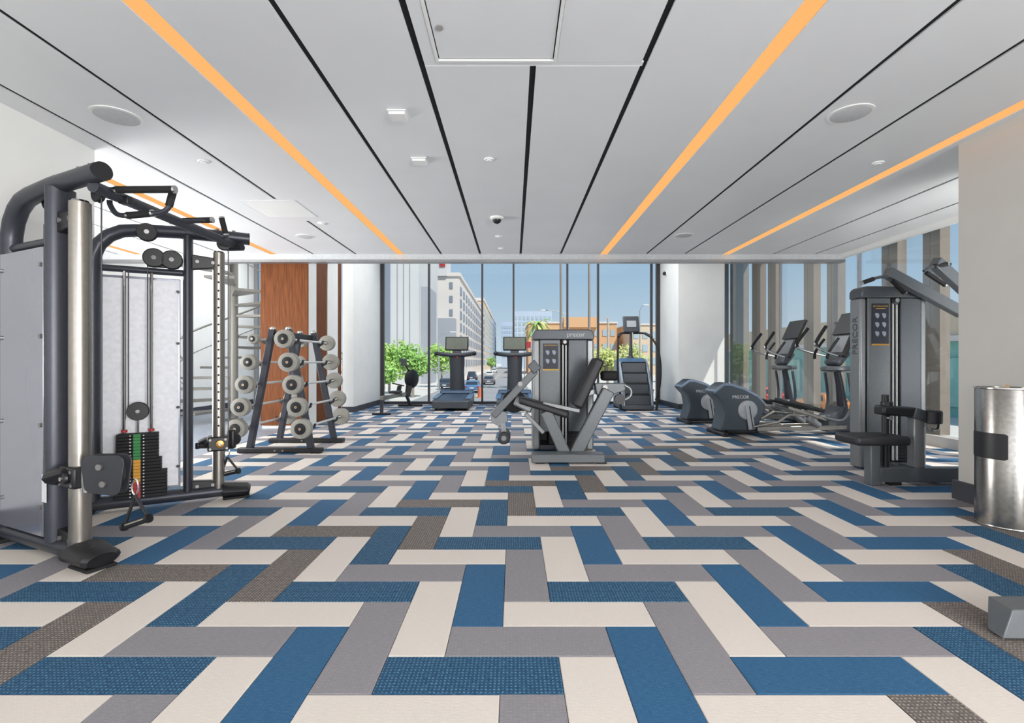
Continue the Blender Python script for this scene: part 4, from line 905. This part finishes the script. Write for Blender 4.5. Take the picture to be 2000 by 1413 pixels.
b = building('brick_block', 'orange topped block with balconies further down the street', -19, -12.4, 207, 290, 29, bm_['tan'], (3, 3, 1.2, 2, 20, 28), (12, 9, 3.2, 1.7, 2, 27), winl, roof=1.2)
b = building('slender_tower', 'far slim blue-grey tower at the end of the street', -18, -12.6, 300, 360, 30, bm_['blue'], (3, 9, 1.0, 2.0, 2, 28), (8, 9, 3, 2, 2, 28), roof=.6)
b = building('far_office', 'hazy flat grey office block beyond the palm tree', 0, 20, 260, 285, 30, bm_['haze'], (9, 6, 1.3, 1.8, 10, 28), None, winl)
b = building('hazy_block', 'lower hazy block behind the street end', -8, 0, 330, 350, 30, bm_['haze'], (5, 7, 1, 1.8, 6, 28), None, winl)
b = building('orange_building', 'wide low orange stucco building across the street', 4.5, 31, 150, 185, 15.2, bm_['orange'], (11, 3, 1.3, 1.9, 2, 14.4), None, winl, roof=.5)
o = Vector(b.location); MB(o).span(15, 25, 149, 152, ZG+14, ZG+17).build('raised_bay', bm_['orange'], b)
b = building('peach_building', 'small peach building at the right behind the stair climber', 33, 46, 140, 160, 14, bm_['tan'], (5, 3, 1.4, 1.9, 2, 13), None, winl, roof=.4)
b = building('teal_storefront', 'long low building with teal shop front and tan parapet', 29, 45, 22, 90, 5.0, bm_['teal'], None, (22, 1, 2.2, 3.2, .4, 4.2), mat('teal_glazing', (128, 186, 178), .2, .1), side_x=29)
o = Vector(b.location); MB(o).span(28.4, 45, 21.4, 90, ZG+5.0, ZG+5.35).build('cornice', bm_['cream'], b); MB(o).span(28.7, 45, 21.6, 90, ZG+5.35, ZG+7.3).build('parapet', bm_['tan'], b)
# ---- trees
leafm = [mat('leaf_%d' % i, c, .7, var=.2, scale=.8) for i, c in enumerate([(166, 200, 104), (146, 186, 98), (196, 202, 126)])]
bark = mat('bark', (150, 138, 128), .9)
def tree(lab, x, y, h, r, m, n=1500, leaf=.22, group='street trees', cat='tree'):
    t = thing('street_tree', lab, cat, (x, y, ZG), 0, group); rnd = random.Random(int(x*97+y*13))
    MB().tube([(0, 0, 0), (.05, 0, h*.35), (.0, .05, h*.6)], [.16, .12, .07], 8).build('trunk', bark, t)
    for k in range(3):
        a = k*2.1; MB().tube([(0, 0, h*.35), (r*.5*math.cos(a), r*.5*math.sin(a), h*.66)], [.07, .03], 6).build('branch', bark, t)
    blobs = [(rnd.uniform(-.5, .5)*r, rnd.uniform(-.5, .5)*r, h*(.62+rnd.uniform(-.18, .2)), r*rnd.uniform(.4, .62)) for _ in range(9)]
    vs = []; fs = []
    for i in range(n):
        bx, by, bz, br = blobs[i % 9]
        d = Vector((rnd.gauss(0, 1), rnd.gauss(0, 1), rnd.gauss(0, 1))).normalized()*br*(rnd.random()**.35)
        c = Vector((bx, by, bz))+d; u = Vector((rnd.gauss(0, 1), rnd.gauss(0, 1), rnd.gauss(0, 1))).normalized(); v = u.orthogonal().normalized()
        s_ = leaf*rnd.uniform(.6, 1.3); k = len(vs); vs += [c-u*s_, c+v*s_*.5, c+u*s_, c-v*s_*.5]; fs.append((k, k+1, k+2, k+3))
    f = MB().add(vs, fs); f.build('foliage', m, t, smooth=False)['kind'] = 'stuff'
tree('leafy green street tree left, against the pale concrete tower', -14.2, 57, 6.3, 2.5, leafm[0])
tree('leafy green street tree directly behind the rowing machine', -10.3, 51, 5.7, 2.2, leafm[1])
tree('green street tree seen left of the first treadmill console', -10.4, 72, 6.4, 2.4, leafm[0])
tree('low young green tree, nearest of the trees by the rowing machine', -12.2, 46, 3.9, 1.5, leafm[1])
tree('small far tree at the end of the street', -8.6, 190, 6, 2.2, leafm[1], 500, .4)
tree('yellow-green tree standing left behind the stair climber', 12.4, 66, 6.0, 2.3, leafm[2])
tree('yellow-green tree behind the stair climber console', 18.0, 74, 6.2, 2.6, leafm[2])
tree('yellowish tree in front of the orange building', 9.6, 75, 5.4, 2.2, leafm[2])
# ---- palms
def palm(lab, x, y, h, r, fr=True):
    t = thing('palm_tree', lab, 'palm', (x, y, ZG), 0, 'palms along the street')
    MB().tube([(0, 0, 0), (.06, 0, h*.5), (0, 0, h)], [r*1.2, r, r*.85], 10).build('trunk', bark, t)
    n = 22
    for k in range(n):
        a = 2*math.pi*k/n*2.618; el = .9-1.6*(k/n); L_ = 3.4 if fr else 1.6
        pts = []; wd = []
        for j in range(6):
            s_ = j/5; rr = L_*s_; z = h+L_*(el*s_-.75*s_*s_)
            c = Vector((rr*math.cos(a), rr*math.sin(a), z)); sd = Vector((-math.sin(a), math.cos(a), -.0))*(.42*math.sin(math.pi*(.12+.85*s_))); pts += [c-sd-Vector((0, 0, .12)), c, c+sd-Vector((0, 0, .12))]
        fs = []
        for j in range(5):
            b = j*3; fs += [(b, b+1, b+4, b+3), (b+1, b+2, b+5, b+4)]
        MB().add(pts, fs).build('frond', leafm[2] if k % 2 else leafm[1], t, smooth=False)
palm('short bushy palm in front of the orange building', 5.3, 110, 12.2, .3)
palm('tall slim palm whose bare trunk rises left through the glass', 5.65, 60, 21, .16, False)
palm('tall slim palm whose bare trunk rises right through the glass', 9.05, 60, 21, .16, False)
# ---- street lamps
def lamp(lab, x, y, h, arm, cut=None):
    t = thing('street_lamp', lab, 'street lamp', (x, y, ZG), 0, 'street lamps'); sm = mat('lamp_grey', (176, 178, 180), .5, .3)
    MB().tube([(0, 0, 0), (0, 0, h)], [.11, .07], 10).build('pole', sm, t)
    MB().tube(smooth_path([(0, 0, h), (arm*.3, 0, h+.5), (arm*.8, 0, h+.75), (arm, 0, h+.75)], 4), .05, 8).build('arm', sm, t)
    MB().ball((arm*1.1, 0, h+.72), (.45, .18, .1)).build('lamp_head', mat('lamp_head', (226, 228, 228), .4), t)
lamp('grey street lamp in front of the pale building at left', -9.3, 62, 6.6, 1.6)
lamp('grey street lamp with long arm reaching left over the street', 6.8, 62, 9.3, -2.8)
lamp('thin grey street lamp seen right of the stair climber', 16.2, 64, 10.2, .7)
t = thing('utility_pole', 'slim grey utility pole before the orange building', 'pole', (14.2, 75, ZG)); MB().tube([(0, 0, 0), (0, 0, 10.2)], [.2, .14], 10).build('shaft', M['concrete'], t); MB().box((-.3, 0, 10.2), (.7, .1, .3)).build('bracket', M['concrete'], t)
t = thing('road_sign', 'small red sign above the second treadmill console', 'sign', (1.55, 72, ZG)); MB().cyl((0, 0, 0), (0, 0, 5.8), .06, 8).build('post', M['silver'], t); MB().box((0, -.08, 6.1), (1.9, .06, .9)).build('panel', M['red'], t, bevel=.05)
# ---- cars
glassm = mat('car_glass', (52, 60, 70), .15)
def car(lab, x, y, col, rz=0, suv=False):
    t = thing('car', lab, 'car', (x, y, ZG+.02), rz, 'cars on the street'); hh = 1.75 if suv else 1.45
    m = mat('car_paint_%d_%d_%d' % col, col, .3, .2, coat=.5)
    MB().prism([(-.88, -2.2, .35), (-.88, -2.2, .85), (-.88, -1.9, .98), (-.88, 1.2, .95), (-.88, 2.15, .78), (-.88, 2.2, .35)], (1.76, 0, 0)).build('body', m, t, bevel=.1, seg=3)
    cb = MB().add([(-.82, -1.95, .92), (.82, -1.95, .92), (.82, 1.1, .92), (-.82, 1.1, .92), (-.66, -1.5, hh), (.66, -1.5, hh), (.66, .35, hh), (-.66, .35, hh)],
             [(3, 2, 1, 0), (4, 5, 6, 7), (0, 1, 5, 4), (1, 2, 6, 5), (2, 3, 7, 6), (3, 0, 4, 7)]).build('cabin', m, t, bevel=.06)
    MB().add([(-.70, -1.93, 1.0), (.70, -1.93, 1.0), (.60, -1.58, hh-.1), (-.60, -1.58, hh-.1), (-.70, -1.85, 1.0), (.70, -1.85, 1.0), (.60, -1.5, hh-.1), (-.60, -1.5, hh-.1)],
             [(0, 1, 2, 3), (4, 7, 6, 5), (0, 4, 5, 1), (3, 2, 6, 7), (0, 3, 7, 4), (1, 5, 6, 2)]).build('rear_window', glassm, cb)
    for s_ in (-1, 1):
        MB().add([(s_*.825, -1.6, 1.0), (s_*.825, .8, 1.0), (s_*.70, .25, hh-.1), (s_*.70, -1.35, hh-.1), (s_*.78, -1.6, 1.0), (s_*.78, .8, 1.0), (s_*.66, .25, hh-.1), (s_*.66, -1.35, hh-.1)],
                 [(0, 1, 2, 3), (4, 7, 6, 5), (0, 4, 5, 1), (1, 5, 6, 2), (2, 6, 7, 3), (3, 7, 4, 0)]).build('side_window', glassm, cb)
        MB().box((s_*.7, -2.2, .72), (.24, .05, .14)).build('tail_lamp', M['red'], t)
        for yy in (-1.35, 1.4): MB().disc((s_*.82, yy, .33), (1, 0, 0), .33, .2, 18).build('wheel', M['rubber'], t)
    MB().box((0, -2.22, .6), (.5, .03, .13)).build('number_plate', M['paper'], t)
car('dark parked car behind the left treadmill column', -9.0, 67, (74, 84, 96))
car('blue parked car just right of the left treadmill column', -4.85, 60, (92, 132, 168))
car('grey car driving away in the middle of the street', -3.9, 80, (110, 112, 116))
car('white car far up the street', -5.6, 118, (224, 224, 222))
car('dark blue van parked beside the street at left', -8.1, 98, (60, 70, 90), suv=True)
car('small white car farthest along the street', -6.4, 165, (228, 228, 226))
car('pale blue car parked behind the leg extension machine', 12.2, 52, (150, 184, 206), .9)
car('orange car outside the side glass behind the ellipticals', 21.5, 35, (226, 140, 60), 0)
car('red car behind the ellipticals, just beyond the orange car', 22.0, 44, (196, 70, 56), 0)
car('white parked car beyond the far elliptical', 22.5, 54, (226, 226, 224), 0)
# orange street barrel by the kerb
t = thing('traffic_barrel', 'orange and white traffic barrel on the street', 'barrel', (-3.35, 50.5, ZG)); ob_ = mat('barrel_orange', (226, 120, 84), .6)
MB().lathe([(.36, 0), (.34, .08), (.29, .1), (.24, 1.0), (.2, 1.05)], (0, 0, 0)).build('drum', ob_, t); MB().lathe([(.275, .35), (.262, .55)], (0, 0, 0)).build('stripe', M['paper'], t)
